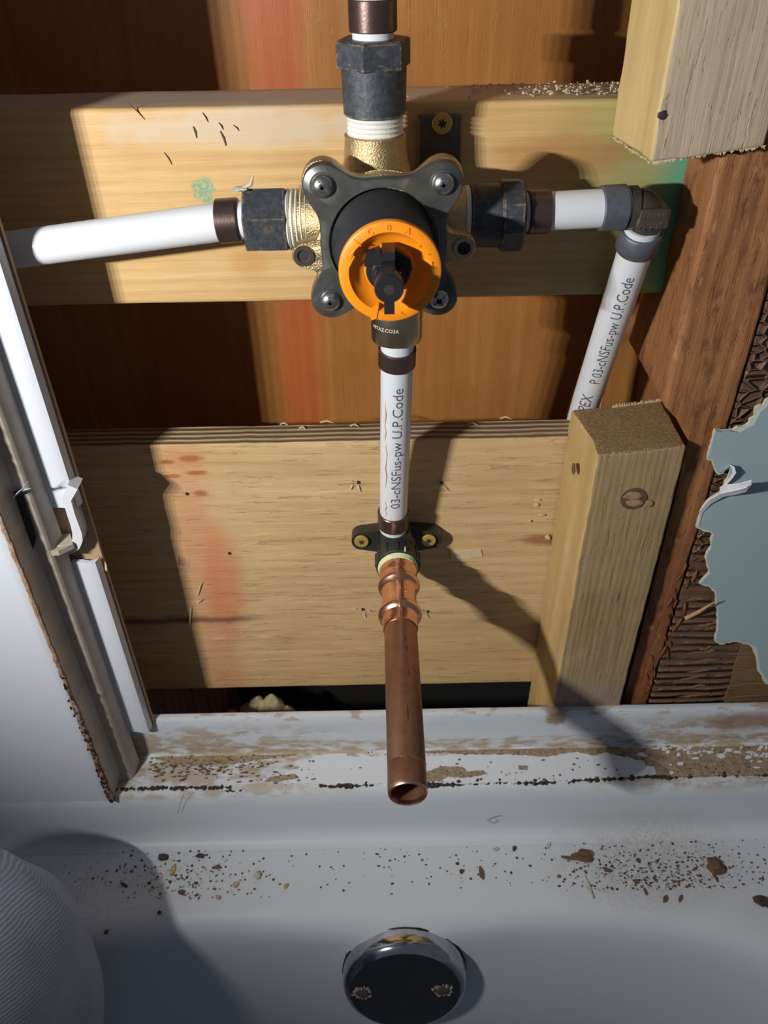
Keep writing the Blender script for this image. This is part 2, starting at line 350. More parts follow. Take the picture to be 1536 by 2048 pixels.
# ---------------------------------------------------------------- object helpers
def link(name, data, parent=None, org=None):
    o = bpy.data.objects.new(name, data); COL.objects.link(o)
    if parent: o.parent = parent
    return o
ORG = {}
def thing(name, label, cat, org, group=None):
    o = link(name, None); o.location = W(*org); ORG[o] = W(*org)
    o['label'] = label; o['category'] = cat
    if group: o['group'] = group
    o.empty_display_size = 0.01
    return o
def obj(name, bm, mat, parent=None, label=None, cat=None, group=None, kind=None, smooth=True, org=None, angle=40):
    """bm is in mm relative to the camera; becomes ONE mesh object with its origin at its base (or its thing's)"""
    me = bpy.data.meshes.new(name)
    bmesh.ops.recalc_face_normals(bm, faces=bm.faces)
    if parent is not None: O = ORG[parent]
    else:
        if org is None:
            xs = [v.co.x for v in bm.verts]; ys = [v.co.y for v in bm.verts]; zs = [v.co.z for v in bm.verts]
            org = ((min(xs) + max(xs)) / 2, (min(ys) + max(ys)) / 2, min(zs))
        O = W(*org)
    for v in bm.verts: v.co = W(*v.co) - O
    if smooth:
        for f in bm.faces: f.smooth = True
        ca = math.radians(angle)
        for e in bm.edges:
            if len(e.link_faces) == 2 and e.calc_face_angle(0) > ca: e.smooth = False
    bm.to_mesh(me); bm.free()
    for m_ in (mat if isinstance(mat, (list, tuple)) else [mat]): me.materials.append(m_)
    o = link(name, me, parent)
    if parent is None: o.location = O
    ORG[o] = O
    if label: o['label'] = label
    if cat: o['category'] = cat
    if group: o['group'] = group
    if kind: o['kind'] = kind
    return o
BM = bmesh.new
def frame(d):
    d = Vector(d).normalized()
    a = Vector((0, 0, 1)) if abs(d.z) < 0.9 else Vector((0, 1, 0))
    u = a.cross(d).normalized(); return u, d.cross(u).normalized(), d
def lathe(bm, p, d, prof, seg=40, cap=(True, True), rot=0.0, mi=0):
    """prof: (t along d, radius)"""
    u, v, d = frame(d); p = Vector(p); rings = []
    for t, r in prof:
        rings.append([bm.verts.new(p + d * t + (u * math.cos(rot + a * 2 * PI / seg) + v * math.sin(rot + a * 2 * PI / seg)) * max(r, 1e-3)) for a in range(seg)])
    for A, B in zip(rings, rings[1:]):
        for i in range(seg):
            f = bm.faces.new((A[i], A[(i + 1) % seg], B[(i + 1) % seg], B[i])); f.material_index = mi
    if cap[0]: bm.faces.new(rings[0][::-1]).material_index = mi
    if cap[1]: bm.faces.new(rings[-1]).material_index = mi
    return bm
def hexa(bm, p, d, t0, t1, R, ch=1.2, rot=0.0):
    return lathe(bm, p, d, [(t0, R - ch), (t0 + ch * 0.6, R), (t1 - ch * 0.6, R), (t1, R - ch)], 6, rot=rot)
def sweep(bm, pts, rad, seg=20, cap=True, flat=1.0, upv=(0, 0, 1)):
    pts = [Vector(p) for p in pts]; n = len(pts)
    if not isinstance(rad, (list, tuple)): rad = [rad] * n
    rings = []; u = None
    for i, p in enumerate(pts):
        d = (pts[min(i + 1, n - 1)] - pts[max(i - 1, 0)]).normalized()
        if u is None: u = frame(d)[0]
        u = (u - d * u.dot(d)).normalized(); v = d.cross(u)
        rings.append([bm.verts.new(p + (u * math.cos(a * 2 * PI / seg) + v * flat * math.sin(a * 2 * PI / seg)) * rad[i]) for a in range(seg)])
    for A, B in zip(rings, rings[1:]):
        for i in range(seg): bm.faces.new((A[i], A[(i + 1) % seg], B[(i + 1) % seg], B[i]))
    if cap: bm.faces.new(rings[0][::-1]); bm.faces.new(rings[-1])
    return bm
def prism(bm, pts, off, mi=0):
    """closed 3-D outline extruded by vector off"""
    off = Vector(off)
    a = [bm.verts.new(p) for p in pts]; b = [bm.verts.new(Vector(p) + off) for p in pts]; n = len(a)
    for i in range(n): bm.faces.new((a[i], a[(i + 1) % n], b[(i + 1) % n], b[i])).material_index = mi
    for (i, j, k) in tessellate_polygon([[Vector(p) for p in pts]]):
        for ring in (a, b):
            try: bm.faces.new((ring[i], ring[j], ring[k])).material_index = mi
            except ValueError: pass
    return bm
def box(bm, x0, x1, y0, y1, z0, z1):
    return prism(bm, [(x0, y0, z0), (x1, y0, z0), (x1, y1, z0), (x0, y1, z0)], (0, 0, z1 - z0))
def rbox(bm, lo, hi, r=2.0, step=6.0, amp=0.3, ns=0.05, fn=None, seed=0.0):
    """rounded box from fine grids with slightly uneven faces"""
    lo, hi = Vector(lo), Vector(hi)
    def coords(a, b):
        L = b - a; n = max(1, int((L - 2 * r) / step))
        return [a, a + r * .3, a + r * .65] + [a + r + (L - 2 * r) * i / n for i in range(n + 1)] + [b - r * .65, b - r * .3, b]
    cs = [coords(lo[i], hi[i]) for i in range(3)]
    cache = {}
    def V(p):
        k = tuple(round(c, 4) for c in p)
        if k in cache: return cache[k]
        p = Vector(p)
        q = Vector([min(max(p[i], lo[i] + r), hi[i] - r) for i in range(3)])
        d = p - q
        if d.length > 1e-6: p = q + d.normalized() * r
        nv = mnoise.noise_vector(p * ns + Vector((seed, seed, seed))) * amp + mnoise.noise_vector(p * ns * 5 + Vector((seed, 0, seed))) * amp * 0.35
        p = p + nv
        if fn: p = fn(p)
        cache[k] = bm.verts.new(p); return cache[k]
    for ax in range(3):
        b_, c_ = [i for i in range(3) if i != ax]
        for s in (lo[ax], hi[ax]):
            for i in range(len(cs[b_]) - 1):
                for j in range(len(cs[c_]) - 1):
                    quad = []
                    for (ii, jj) in ((i, j), (i + 1, j), (i + 1, j + 1), (i, j + 1)):
                        p = [0, 0, 0]; p[ax] = s; p[b_] = cs[b_][ii]; p[c_] = cs[c_][jj]; quad.append(V(p))
                    if len(set(quad)) == 4:
                        try: bm.faces.new(quad)
                        except ValueError: pass
    return bm
def blob(bm, c, r, sub=2, amp=0.3, ns=0.3, seed=0):
    ret = bmesh.ops.create_icosphere(bm, subdivisions=sub, radius=1)
    for v in ret['verts']:
        d = v.co.copy(); k = 1 + amp * mnoise.noise(d * (1 / ns) * 0.5 + Vector((seed, seed * 2, 0)))
        v.co = Vector((c[0] + d.x * r[0] * k, c[1] + d.y * r[1] * k, c[2] + d.z * r[2] * k))
    return bm
def text_bm(s, size, fn, depth=0.0, res=3):
    """flat lettering as mesh, each vertex (mm) passed through fn(u, v, w)"""
    cu = bpy.data.curves.new('t', 'FONT'); cu.body = s; cu.size = size; cu.resolution_u = res; cu.extrude = depth
    cu.align_x = 'CENTER'; cu.align_y = 'CENTER'
    to = bpy.data.objects.new('t', cu); COL.objects.link(to)
    dg = bpy.context.evaluated_depsgraph_get(); dg.update()
    me = bpy.data.meshes.new_from_object(to.evaluated_get(dg))
    bm = BM(); bm.from_mesh(me)
    es = [e for e in bm.edges if e.calc_length() > size * 0.12]
    if es and depth == 0: bmesh.ops.subdivide_edges(bm, edges=es, cuts=2); bmesh.ops.triangulate(bm, faces=bm.faces[:])
    for v in bm.verts: v.co = Vector(fn(v.co.x, v.co.y, v.co.z))
    bpy.data.objects.remove(to); bpy.data.curves.remove(cu); bpy.data.meshes.remove(me)
    return bm
def ink_on_pipe(s, size, p0, p1, t, R, phi, stretch=1.0):
    """text running along the pipe p0->p1, centred at t mm, wrapped at angle phi around it"""
    p0 = Vector(p0); d = (Vector(p1) - p0).normalized()
    f = Vector((0, -1, 0)); f = (f - d * f.dot(d)).normalized(); s_ = d.cross(f)
    def fn(u, v, w):
        a = phi - v / R
        return p0 + d * (t + u * stretch) + (f * math.cos(a) + s_ * math.sin(a)) * (R + 0.06)
    return text_bm(s, size, fn)

# ================================================================ THE SETTING
# sheathing panel at the back of the cavity
bm = BM(); rbox(bm, (-420, 492, -470), (420, 504, 260), 1, 12, 0.3, 0.02)
obj('wall_back', bm, M['sheathing'], kind='structure', label='reddish brown plywood panel at the back of the wall cavity behind the blocking boards')
# framing stud at the right
bm = BM()
def stud_fn(p):
    if p.x < 158:
        k = max(0, min(1, (-205 - p.z) / 18))
        p.x += k * (17 + (0.045 * (-230 - p.z) if p.z < -230 else 0)) * (158 - p.x) / 18
    return p
rbox(bm, (140, 345, -600), (176, 434, -87.5), 2.5, 4, 0.9, 0.06, stud_fn, seed=3)
stud = obj('wall_stud', bm, M['stud'], kind='structure', label='red-brown rough framing stud standing at the right of the cavity')
for i in range(26):                                         # torn fibres on the lower stud
    z = rnd.uniform(-440, -300); x = rnd.uniform(168, 180) + (z + 440) * 0.02
    b2 = BM(); L = rnd.uniform(5, 14); a = rnd.uniform(-0.35, 0.35)
    p = Vector((x, 344.4, z)); d = Vector((math.sin(a), -rnd.uniform(0.02, 0.2), math.cos(a)))
    u = d.cross(Vector((0, 1, 0))).normalized() * rnd.uniform(0.25, 0.8)
    q = [p - d * L * .5, p + u, p + d * L * .5, p - u * 0.8]
    prism(b2, q, (0, 1.6, 0))
    obj('splinter', b2, M['stud'], stud, smooth=False)
b2 = BM(); sweep(b2, [at_y(1372, 1236, 344), at_y(1400, 1222, 339), at_y(1430, 1203, 331)], [1.3, 1.1, 0.3], 6)
obj('splinter', b2, M['bit_tan'], stud, label='long pale splinter sticking out')
bm = BM(); rbox(bm, (-420, 340, -712), (420, 504, -701), 1, 14, 0.3, 0.02)
obj('floor', bm, M['cavity_shade'], kind='structure', label='floor plate, coloured black for deep shade, at the bottom of the wall cavity')
bm = BM(); box(bm, -420, 420, 499, 503, -701, -471); obj('trim_2', bm, M['cavity_shade'], kind='structure', label='black sheet standing in for shade low at the back of the cavity', smooth=False)  # sheet added where the low cavity simply falls dark
bm = BM(); rbox(bm, (-338, 440, -700), (-136, 478, -476), 2, 12, 0.5, 0.03); obj('trim_3', bm, M['stud'], kind='structure', label='dark wooden packing block low in the cavity at the left')
# left end: dark board standing where the blocking ends (closes the cavity)
bm = BM(); rbox(bm, (-420, 430, -700), (-340, 470, 260), 2, 12, 0.5, 0.03)
obj('trim_1', bm, M['stud'], kind='structure', label='dark framing stud closing the left end of the cavity')
# backer with ridged adhesive right of the stud
bm = BM(); rbox(bm, (177, 346, -600), (340, 357, 260), 1.0, 5, 0.6, 0.06, seed=8)
wr = obj('wall_right', bm, M['adhesive'], kind='structure', label='dark brown backer board covered in combed old adhesive at the right')
bm = BM()
pts = [at_y(1476, 1286, 344.3), at_y(1483, 1300, 344.3), at_y(1470, 1330, 344.3), at_y(1464, 1362, 344.3), at_y(1450, 1400, 344.3), at_y(1446, 1440, 344.3), at_y(1640, 1440, 344.3), at_y(1640, 1300, 344.3)]
prism(bm, pts, (0, 2.5, 0))
obj('backer_patch', bm, M['adhesive_light'], wr, label='ochre lower piece of backer', smooth=False)
for (x0, x1, y) in ((1378, 1430, 1308), (1385, 1440, 1325), (1375, 1437, 1345), (1360, 1415, 1358), (1350, 1410, 1378), (1362, 1420, 1394), (1400, 1425, 1300), (1395, 1432, 1253),
                    (1455, 1536, 1310), (1462, 1540, 1345), (1450, 1540, 1372), (1445, 1540, 1396)):
    b2 = BM(); N = 6; P = []
    for i in range(N):
        t = i / (N - 1); P.append(at_y(x0 + (x1 - x0) * t, y - 8 * t + rnd.uniform(-1.5, 1.5), 344.6))
    sweep(b2, P, [0.3] + [rnd.uniform(0.5, 1.0) for _ in range(N - 2)] + [0.4], 6)
    obj('adhesive_ridge', b2, M['ridge'], wr)

# ================================================================ BOARDS
bm = BM(); rbox(bm, (-330, 380, -162.5), (145.5, 418, -73.5), 2.2, 6, 0.25, 0.03, seed=1)
bb = obj('blocking_board', bm, M['board'], cat='board', label='pale pine blocking board behind the valve, its right end stained green')
def scratch(parent, px0, py0, px1, py1, y, r=0.35, mat='dark'):
    b = BM(); a, c = at_y(px0, py0, y), at_y(px1, py1, y); sweep(b, [a, (a + c) / 2 + Vector((0.3, 0, 0.2)), c], [r * .4, r, r * .3], 6, flat=0.5); obj('gouge', b, M[mat], parent)
for s in ((328, 305, 344, 330), (440, 262, 452, 292), (466, 250, 478, 262), (386, 253, 393, 276), (255, 205, 290, 240), (404, 225, 416, 245), (437, 245, 446, 260)):
    scratch(bb, *s, 379.6, 0.45, 'bit_brown')
for (px, py, r) in ((693, 315, 1.0),):
    b = BM(); blob(b, at_y(px, py, 379.8), (r * 1.2, 0.5, r), 2, 0.4); obj('resin_spot', b, M['bit_brown'], bb, label='small rust-red resin spot')
# sawdust heap on its top edge
b = BM()
for i in range(160):
    x = rnd.gauss(83, 20); y = rnd.uniform(386, 412)
    if x > 140: continue
    blob(b, (x, y, -73.0 + rnd.uniform(0, 1.2)), (rnd.uniform(.3, 1.1), rnd.uniform(.3, .8), rnd.uniform(.2, .6)), 1, 0.3, seed=i)
obj('sawdust', b, M['fibre'], cat='sawdust', kind='stuff', label='sawdust and crumbs lying on the top edge of the pale blocking board')

bm = BM(); rbox(bm, (-330, 381, -457), (146.5, 400, -246.5), 0.8, 6, 0.3, 0.03, seed=2)
ply = obj('plywood_board', bm, [M['plywood'], M['ply_edge']], cat='board', label='wide pale plywood board with splintered face carrying the lower elbow')
for p in ply.data.polygons:
    if p.normal.z > 0.7 or p.normal.z < -0.7: p.material_index = 1
for (px, py) in ((715, 965), (881, 966), (724, 1219), (854, 1223), (457, 1107), (372, 988)):
    b = BM(); lathe(b, at_y(px + 2, py, 380.7), (0, -1, 0), [(-0.5, 1.2), (0.15, 1.1), (0.2, 0.7)], 10); obj('nail_hole', b, M['dark'], ply)
for (px, py, dx, dy) in ((705, 962, -16, 2), (716, 970, 3, 14), (705, 970, -6, 10), (872, 970, -8, 6), (888, 972, 8, 10), (712, 1217, -15, 1), (728, 1226, 2, 10), (852, 1226, 6, 12), (848, 1222, -6, -3), (735, 1220, 7, 4),
                         (395, 1190, 8, -26), (382, 1215, -3, 40), (395, 1205, 10, -6)):
    b = BM(); a = at_y(px, py, 380.5); c = at_y(px + dx, py + dy, 379.3)
    sweep(b, [a, (a + c) / 2, c], [0.7, 0.6, 0.15], 5, flat=0.6); obj('splinter', b, M['fibre'], ply)
# knot-side chips and a gouge right of the elbow
b = BM(); prism(b, [at_y(900, 1104, 380.1), at_y(962, 1100, 380.1), at_y(965, 1113, 380.1), at_y(905, 1120, 380.1)], (0, 1, 0)); obj('wood_flake', b, M['fibre'], ply, smooth=False)
for (px, py) in ((1075, 1000), (1083, 1030), (1060, 1042), (1095, 1075), (1102, 1096), (1072, 1010)):
    b = BM(); blob(b, at_y(px, py, 379.9), (rnd.uniform(1, 2.6), 0.8, rnd.uniform(.8, 1.8)), 1, 0.6, seed=px); obj('wood_flake', b, M['fibre'], ply)
for i in range(46):                                   # raised fibres over the plywood face
    px, py = rnd.uniform(420, 1090), rnd.uniform(900, 1350)
    if 740 < px < 880: continue
    b = BM(); a = at_y(px, py, 380.75); L = rnd.uniform(5, 17)
    sweep(b, [a, a + Vector((L * .5, -0.25, 0.5 * L * rnd.uniform(-.03, .12))), a + Vector((L, -0.0, L * rnd.uniform(-.03, .12)))], [0.12, rnd.uniform(.25, .45), 0.1], 5)
    obj('raised_fibre', b, M['plywood'], ply)
for (px, py, L) in ((640, 846, 12), (700, 853, 8), (598, 858, 6), (1000, 838, 10), (935, 850, 9), (560, 850, 7)):
    p = at_z(px, py, -246.3); b = BM(); sweep(b, [p + Vector((0, 0, 0.4)), p + Vector((L / 3, 1, 0.9)), p + Vector((L / 1.5, -1, 0.4))], [0.7, 0.9, 0.3], 6, flat=0.5)
    obj('wood_shaving', b, M['fibre'], cat='shaving', group='pale shavings on the plywood top edge', label='tiny pale shaving on the plywood top edge, ' + {640: 'leftmost but two', 700: 'nearest left of the white pipe', 598: 'second from the left', 1000: 'farthest right', 935: 'right of the pipe shadow', 560: 'the leftmost'}[px])

# struts (one post, its middle cut out)
def strut(name, z0, z1, label, mats, top, bot, kt, kb, fib):
    def fn(p):
        q = p.copy()
        if p.z > z1 - 12: q.z += kt * (p.x - 130) * min(1, (p.z - z1 + 12) / 10)
        if p.z < z0 + 12: q.z += kb * (p.x - 130) * min(1, (z0 + 12 - p.z) / 10)
        if p.x < 115 and p.y > 350: q.x -= (p.y - 350) * 0.16
        return q
    bm = BM(); rbox(bm, (108.5, 335, z0), (153, 380, z1), 1.6, 4, 0.5, 0.09, fn, seed=z0)
    o = obj(name, bm, mats, cat='wood post', label=label)
    for p in o.data.polygons:
        if p.normal.x < -0.6: p.material_index = 1
        if abs(p.normal.z) > 0.7: p.material_index = 2
    return o
s1 = strut('wood_post', -600, -226, 'short weathered wood post below right, with a large knot and a rough sawn top', [M['strut'], M['strut_side'], M['endgrain']], 1, 0, 0.10, 0, 1)
s2 = strut('wood_post', -86, 260, 'greyish wood post hanging in from the top right corner with a ragged sawn bottom end', [M['upper_strut'], M['upper_side'], M['endgrain']], 0, 1, 0, 0.12, 1)
# knots on the lower post
kc = at_y(1268, 998, 334.6)
b = BM(); lathe(b, kc, (0, -1, 0), [(-1, 7.2), (0.0, 7.0), (0.1, 5.6)], 22); obj('knot', b, M['knot_rim'], s1, label='dark rim of the big knot')
b = BM(); blob(b, kc + Vector((-0.8, -.2, 2.2)), (5.2, 0.9, 2.6), 3, 0.35, 0.5, 3); blob(b, kc + Vector((0.8, -.2, -2.6)), (4.6, 1.0, 2.4), 3, 0.35, 0.5, 8); obj('knot', b, M['knot'], s1)
b = BM(); blob(b, kc + Vector((8.5, .2, -3.5)), (2.6, 0.9, 2.6), 2, 0.35, 0.5, 5); obj('knot', b, M['knot'], s1)
b = BM(); blob(b, at_y(1166, 985, 334.5) + Vector((-.5, 22, 0)), (0.8, 3, 3.4), 2, 0.3); obj('knot', b, M['bit_brown'], s1)
b = BM(); blob(b, at_y(1325, 230, 334.7), (1.8, 0.7, 1.6), 2, 0.5); obj('nail_hole', b, M['dark'], s2)
# ragged saw fibres on the cut ends
def fringe(parent, pts, n, L, up, name='saw_fringe'):
    b = BM()
    for i in range(n):
        t = rnd.random() * (len(pts) - 1); k = int(t); f = t - k
        p = Vector(pts[k]).lerp(Vector(pts[min(k + 1, len(pts) - 1)]), f)
        l = L * rnd.uniform(.4, 1.3); dx = rnd.uniform(-.5, .5); w = rnd.uniform(.3, .9)
        q = p + Vector((dx * l, -rnd.uniform(0, .5) * l, up * l))
        prism(b, [p + Vector((-w, 0, 0)), p + Vector((w, 0, 0)), q], (0, 0.7, 0))
    o = obj(name, b, M['fibre'], parent, smooth=False); o['kind'] = 'stuff'; return o
def zb(x): return -86 + 0.12 * (x - 130)
fringe(s2, [(109.5, 335.6, zb(109) + .6), (153, 335.6, zb(153) + .6)], 70, 1.1, -1)
fringe(s2, [(109, 336, zb(109) + .6), (103.5, 378, zb(109) + .6)], 40, 1.0, -1)
def zt(x): return -226 + 0.10 * (x - 130)
fringe(s1, [(125, 378, zt(125)), (152, 379, zt(152) + .4)], 90, 1.8, 1)
fringe(s1, [(109.5, 336, zt(109) - .4), (152, 336, zt(152) - .4)], 50, 1.3, 0.3)
for (px, py, w, h) in ((1138, 1055, 3, 5), (1134, 1085, 2.5, 8), (1144, 1010, 2, 3), (1129, 1110, 2.6, 9)):
    p = at_y(px, py, 378); b = BM(); prism(b, [p + Vector((-w * .4, 0, -h)), p + Vector((w, 0, -h * .6)), p + Vector((w, 0, h)), p + Vector((-w, 0, h * .3))], (0, 2, 0)); obj('splinter', b, M['strut_side'], s1, smooth=False)

# thin strip standing behind the right pipe
bm = BM(); rbox(bm, (131, 436, -440), (139, 448, -60), 1, 6, 0.5, 0.08)
obj('furring_strip', bm, M['bit_tan'], cat='wood strip', label='narrow raw wood strip standing in the shade behind the right vertical pipe')

# blue painted sheet, torn
BL = [(1640, 745), (1536, 812), (1521, 824), (1508, 850), (1479, 866), (1460, 863), (1445, 865), (1432, 862), (1424, 892), (1417, 918), (1426, 920), (1430, 936), (1437, 947), (1450, 940), (1461, 931), (1463, 944), (1458, 958), (1453, 966),
      (1446, 986), (1421, 1002), (1410, 1014), (1404, 1028), (1399, 1044), (1396, 1055), (1408, 1059), (1422, 1062), (1428, 1070), (1425, 1082), (1424, 1095), (1416, 1110), (1414, 1118), (1418, 1134), (1421, 1147), (1408, 1160), (1401, 1168),
      (1417, 1170), (1432, 1183), (1435, 1205), (1437, 1228), (1438, 1246), (1437, 1263), (1432, 1282), (1440, 1287), (1458, 1283), (1475, 1281), (1496, 1287), (1514, 1295), (1518, 1318), (1521, 1341), (1536, 1363), (1640, 1410)]
ws = thing('painted_sheet', 'pale blue-grey painted sheet with a torn white edge at the right', 'wall sheet', (250, 340, -440))
prism(b := BM(), [at_y(x, y, 338) for x, y in BL], (0, 1.2, 0)); obj('painted_face', b, M['blue'], ws, smooth=False)
WL2 = []
def area(L): return sum(L[i][0] * L[(i + 1) % len(L)][1] - L[(i + 1) % len(L)][0] * L[i][1] for i in range(len(L)))
SG = 1 if area(BL) > 0 else -1
FB = []
for i, (x, y) in enumerate(BL):                           # finer outline
    x2, y2 = BL[(i + 1) % len(BL)]; k = 1 if x > 1600 and x2 > 1600 else max(1, int(math.hypot(x2 - x, y2 - y) / 6))
    for q in range(k): FB.append((x + (x2 - x) * q / k, y + (y2 - y) * q / k))
for i, (x, y) in enumerate(FB):
    n1 = FB[i - 1]; n2 = FB[(i + 1) % len(FB)]; tx, ty = n2[0] - n1[0], n2[1] - n1[1]; L = math.hypot(tx, ty) or 1
    k = rnd.uniform(1.5, 4.0) * (3.2 if y < 870 and x > 1470 else 1) * (2.2 if y > 1290 else 1)
    WL2.append((x + ty / L * k * SG, y - tx / L * k * SG))
prism(b := BM(), [at_y(x, y, 339.3) for x, y in WL2], (0, 1.8, 0)); obj('torn_paper_edge', b, M['torn_tan'], ws, smooth=False)
# curled flap
def ribbon(bm, A, B, th=0.9):
    n = len(A)
    rows = [[bm.verts.new(p) for p in (A[i], B[i], Vector(B[i]) + Vector((0, th, 0)), Vector(A[i]) + Vector((0, th, 0)))] for i in range(n)]
    for r, s in zip(rows, rows[1:]):
        for k in range(4): bm.faces.new((r[k], r[(k + 1) % 4], s[(k + 1) % 4], s[k]))
    bm.faces.new(rows[0]); bm.faces.new(rows[-1][::-1])
b = BM()
A = [at_y(1397, 1050, 337.5), at_y(1400, 1022, 337), at_y(1418, 1001, 335), at_y(1440, 988, 331), at_y(1468, 982, 325), at_y(1492, 976, 319), at_y(1503, 963, 316)]
B = [at_y(1399, 1051, 337.7), at_y(1405, 1026, 337.5), at_y(1422, 1008, 336.5), at_y(1446, 994, 334), at_y(1470, 990, 329), at_y(1492, 984, 323), at_y(1504, 968, 318)]
ribbon(b, A, B, 0.8); obj('curled_flap', b, M['torn'], ws, label='white curl of torn paper')
b = BM()
A = [at_y(1440, 975, 336), at_y(1454, 970, 328), at_y(1478, 968, 322), at_y(1503, 961, 316)]
B = [at_y(1440, 992, 336), at_y(1462, 983, 328), at_y(1484, 979, 322), at_y(1503, 970, 317)]
ribbon(b, A, B, 0.6); obj('curled_flap', b, M['torn'], ws, label='white curl of torn paper')
b = BM()
A = [at_y(1459, 930, 337), at_y(1469, 934, 334), at_y(1472, 946, 332), at_y(1464, 958, 333), at_y(1449, 974, 336)]
B = [at_y(1461, 934, 337.5), at_y(1464, 938, 336), at_y(1466, 947, 335), at_y(1459, 957, 336), at_y(1445, 974, 337.5)]
ribbon(b, A, B, 0.6); obj('curled_flap', b, M['torn'], ws, label='white curl of torn paper')

# ================================================================ LEFT SURROUND PANEL
sp = thing('surround_panel', 'white moulded tub surround panel cut off at the left, stained caulk down its edge', 'surround panel', (-250, 300, -465))
def profile(bm, poly, z0, z1, th=(0.0, 3.0), nz=1):
    """sheet of plan-view polyline poly [(x,y)...], extruded in z, thickness th along +y"""
    n = len(poly)
    rows = []
    for k in range(nz + 1):
        z = z0 + (z1 - z0) * k / nz
        rows.append([bm.verts.new((x, y, z)) for x, y in poly] + [bm.verts.new((x + th[0], y + th[1], z)) for x, y in poly[::-1]])
    m = 2 * n
    for r, s in zip(rows, rows[1:]):
        for i in range(m): bm.faces.new((r[i], r[(i + 1) % m], s[(i + 1) % m], s[i]))
    for r in (rows[0], rows[-1][::-1]):
        for i in range(n - 1): bm.faces.new((r[i], r[i + 1], r[m - 2 - i], r[m - 1 - i]))
ZL = -466.0
b = BM(); profile(b, [(-480, 296), (-300, 296), (-186, 296), (-181.5, 296.6), (-180, 298)], ZL + 1.5, 300, (0, 4.0))
obj('front_face', b, M['white_plastic'], sp)
b = BM(); profile(b, [(-180, 299), (-179, 310), (-177.5, 311.5), (-171.5, 311.5), (-170, 313), (-168.5, 324)], -464, 300, (-2.5, 2.5)); obj('return_flange', b, M['stained_plastic'], sp, label='stained return edge')
zA, zB = -283.0, -246.0
outer = [(-168.5, 324), (-163, 323.6), (-159, 322.5), (-155.5, 323.6), (-154.6, 326)]
b = BM(); profile(b, outer, -430, zA, (0.3, 2.5)); obj('outer_lip', b, M['white_plastic'], sp)
b = BM(); profile(b, outer, zB, 300, (0.3, 2.5)); obj('outer_lip', b, M['white_plastic'], sp)
b = BM(); profile(b, [(-190, 329), (-168, 329), (-153.2, 329)], -430, 300, (0, 2.0), 20)
for v in b.verts: v.co.x += mnoise.noise(v.co * 0.05) * 0.3
obj('backing_strip', b, M['brown_edge'], sp, label='thin tan raw edge behind the white lip')
# the scooped lip in the notch
def thick_strip(bm, P, wid, dep):
    rows = []
    for i, p in enumerate(P):
        p = Vector(p); a = Vector(P[max(i - 1, 0)]); c = Vector(P[min(i + 1, len(P) - 1)])
        t = (c - a); t.y = 0; t.normalize(); nrm = Vector((t.z, 0, -t.x))
        w = wid[i] / 2
        rows.append([bm.verts.new(q) for q in (p - nrm * w, p + nrm * w, p + nrm * w + Vector((0, dep, 0)), p - nrm * w + Vector((0, dep, 0)))])
    for r, s in zip(rows, rows[1:]):
        for k in range(4): bm.faces.new((r[k], r[(k + 1) % 4], s[(k + 1) % 4], s[k]))
    bm.faces.new(rows[0]); bm.faces.new(rows[-1][::-1])
YS = 320.0
b = BM()
pl = [(145, 974), (133, 999), (137, 1012), (142, 1030), (149, 1050), (154, 1066), (155, 1080), (150, 1093), (140, 1101), (120, 1106)]
thick_strip(b, [at_y(x, y, YS) for x, y in pl], [5.2, 4.4, 4.0, 4.0, 4.2, 4.8, 5.2, 5.0, 4.4, 3.4], 9)
obj('broken_lip', b, M['white_plastic'], sp, label='curved broken lip of the soap shelf')
b = BM(); prism(b, [at_y(42, 1100, 312), at_y(62, 1104, 312), at_y(116, 1102, 312), at_y(146, 1088, 318), at_y(140, 1066, 326), at_y(74, 1072, 328), ], (0, 0, -3)); obj('shelf_floor', b, M['taupe'], sp, smooth=False)
b = BM(); prism(b, [at_y(28, 985, 310.5), at_y(42, 980, 310.5), at_y(72, 1075, 310.5), at_y(66, 1102, 310.5)], (0, 1.2, 0)); obj('slot', b, M['dark'], sp, label='dark patch for the shaded slot beside the soap shelf', smooth=False)  # dark sheet set in place of the shade in the opening
for (pp) in ([(28, 993, 309), (45, 978, 305), (56, 963, 303)], [(40, 982, 309), (52, 979, 305), (62, 977, 303)]):
    b = BM(); sweep(b, [at_y(*q) for q in pp], [1.2, 0.9, 0.2], 6, flat=0.4); obj('torn_sliver', b, M['white_plastic'], sp)
# caulk bead down the edge of the front face
b = BM(); P = []; R_ = []
z = ZL + 2
while z < 300:
    P.append((-180.2 + rnd.uniform(-.25, .25), 296.4 + rnd.uniform(-.2, .2), z)); R_.append(rnd.uniform(1.3, 1.9) * (1.15 if z < -370 else 0.9)); z += 2.6
sweep(b, P, R_, 8); obj('caulk_bead', b, M['caulk'], sp)
b = BM()
for i in range(70):
    z = ZL + 3 + 125 * rnd.random() ** 1.6; blob(b, (-180.4 + rnd.uniform(-1.6, 1.4), 295 + rnd.uniform(-.6, 1.0), z), (rnd.uniform(.4, 1.0), .8, rnd.uniform(.6, 2.6)), 1, 0.5, seed=i)
o = obj('mould_crumbs', b, M['mould'], sp); o['kind'] = 'stuff'
# cobweb thread / paper sliver at its lower edge
b = BM(); prism(b, [at_y(209, 1122, 327), at_y(213, 1130, 327), at_y(214, 1143, 327), at_y(210, 1140, 327)], (0, .6, 0)); obj('torn_sliver', b, M['fibre'], sp, smooth=False)

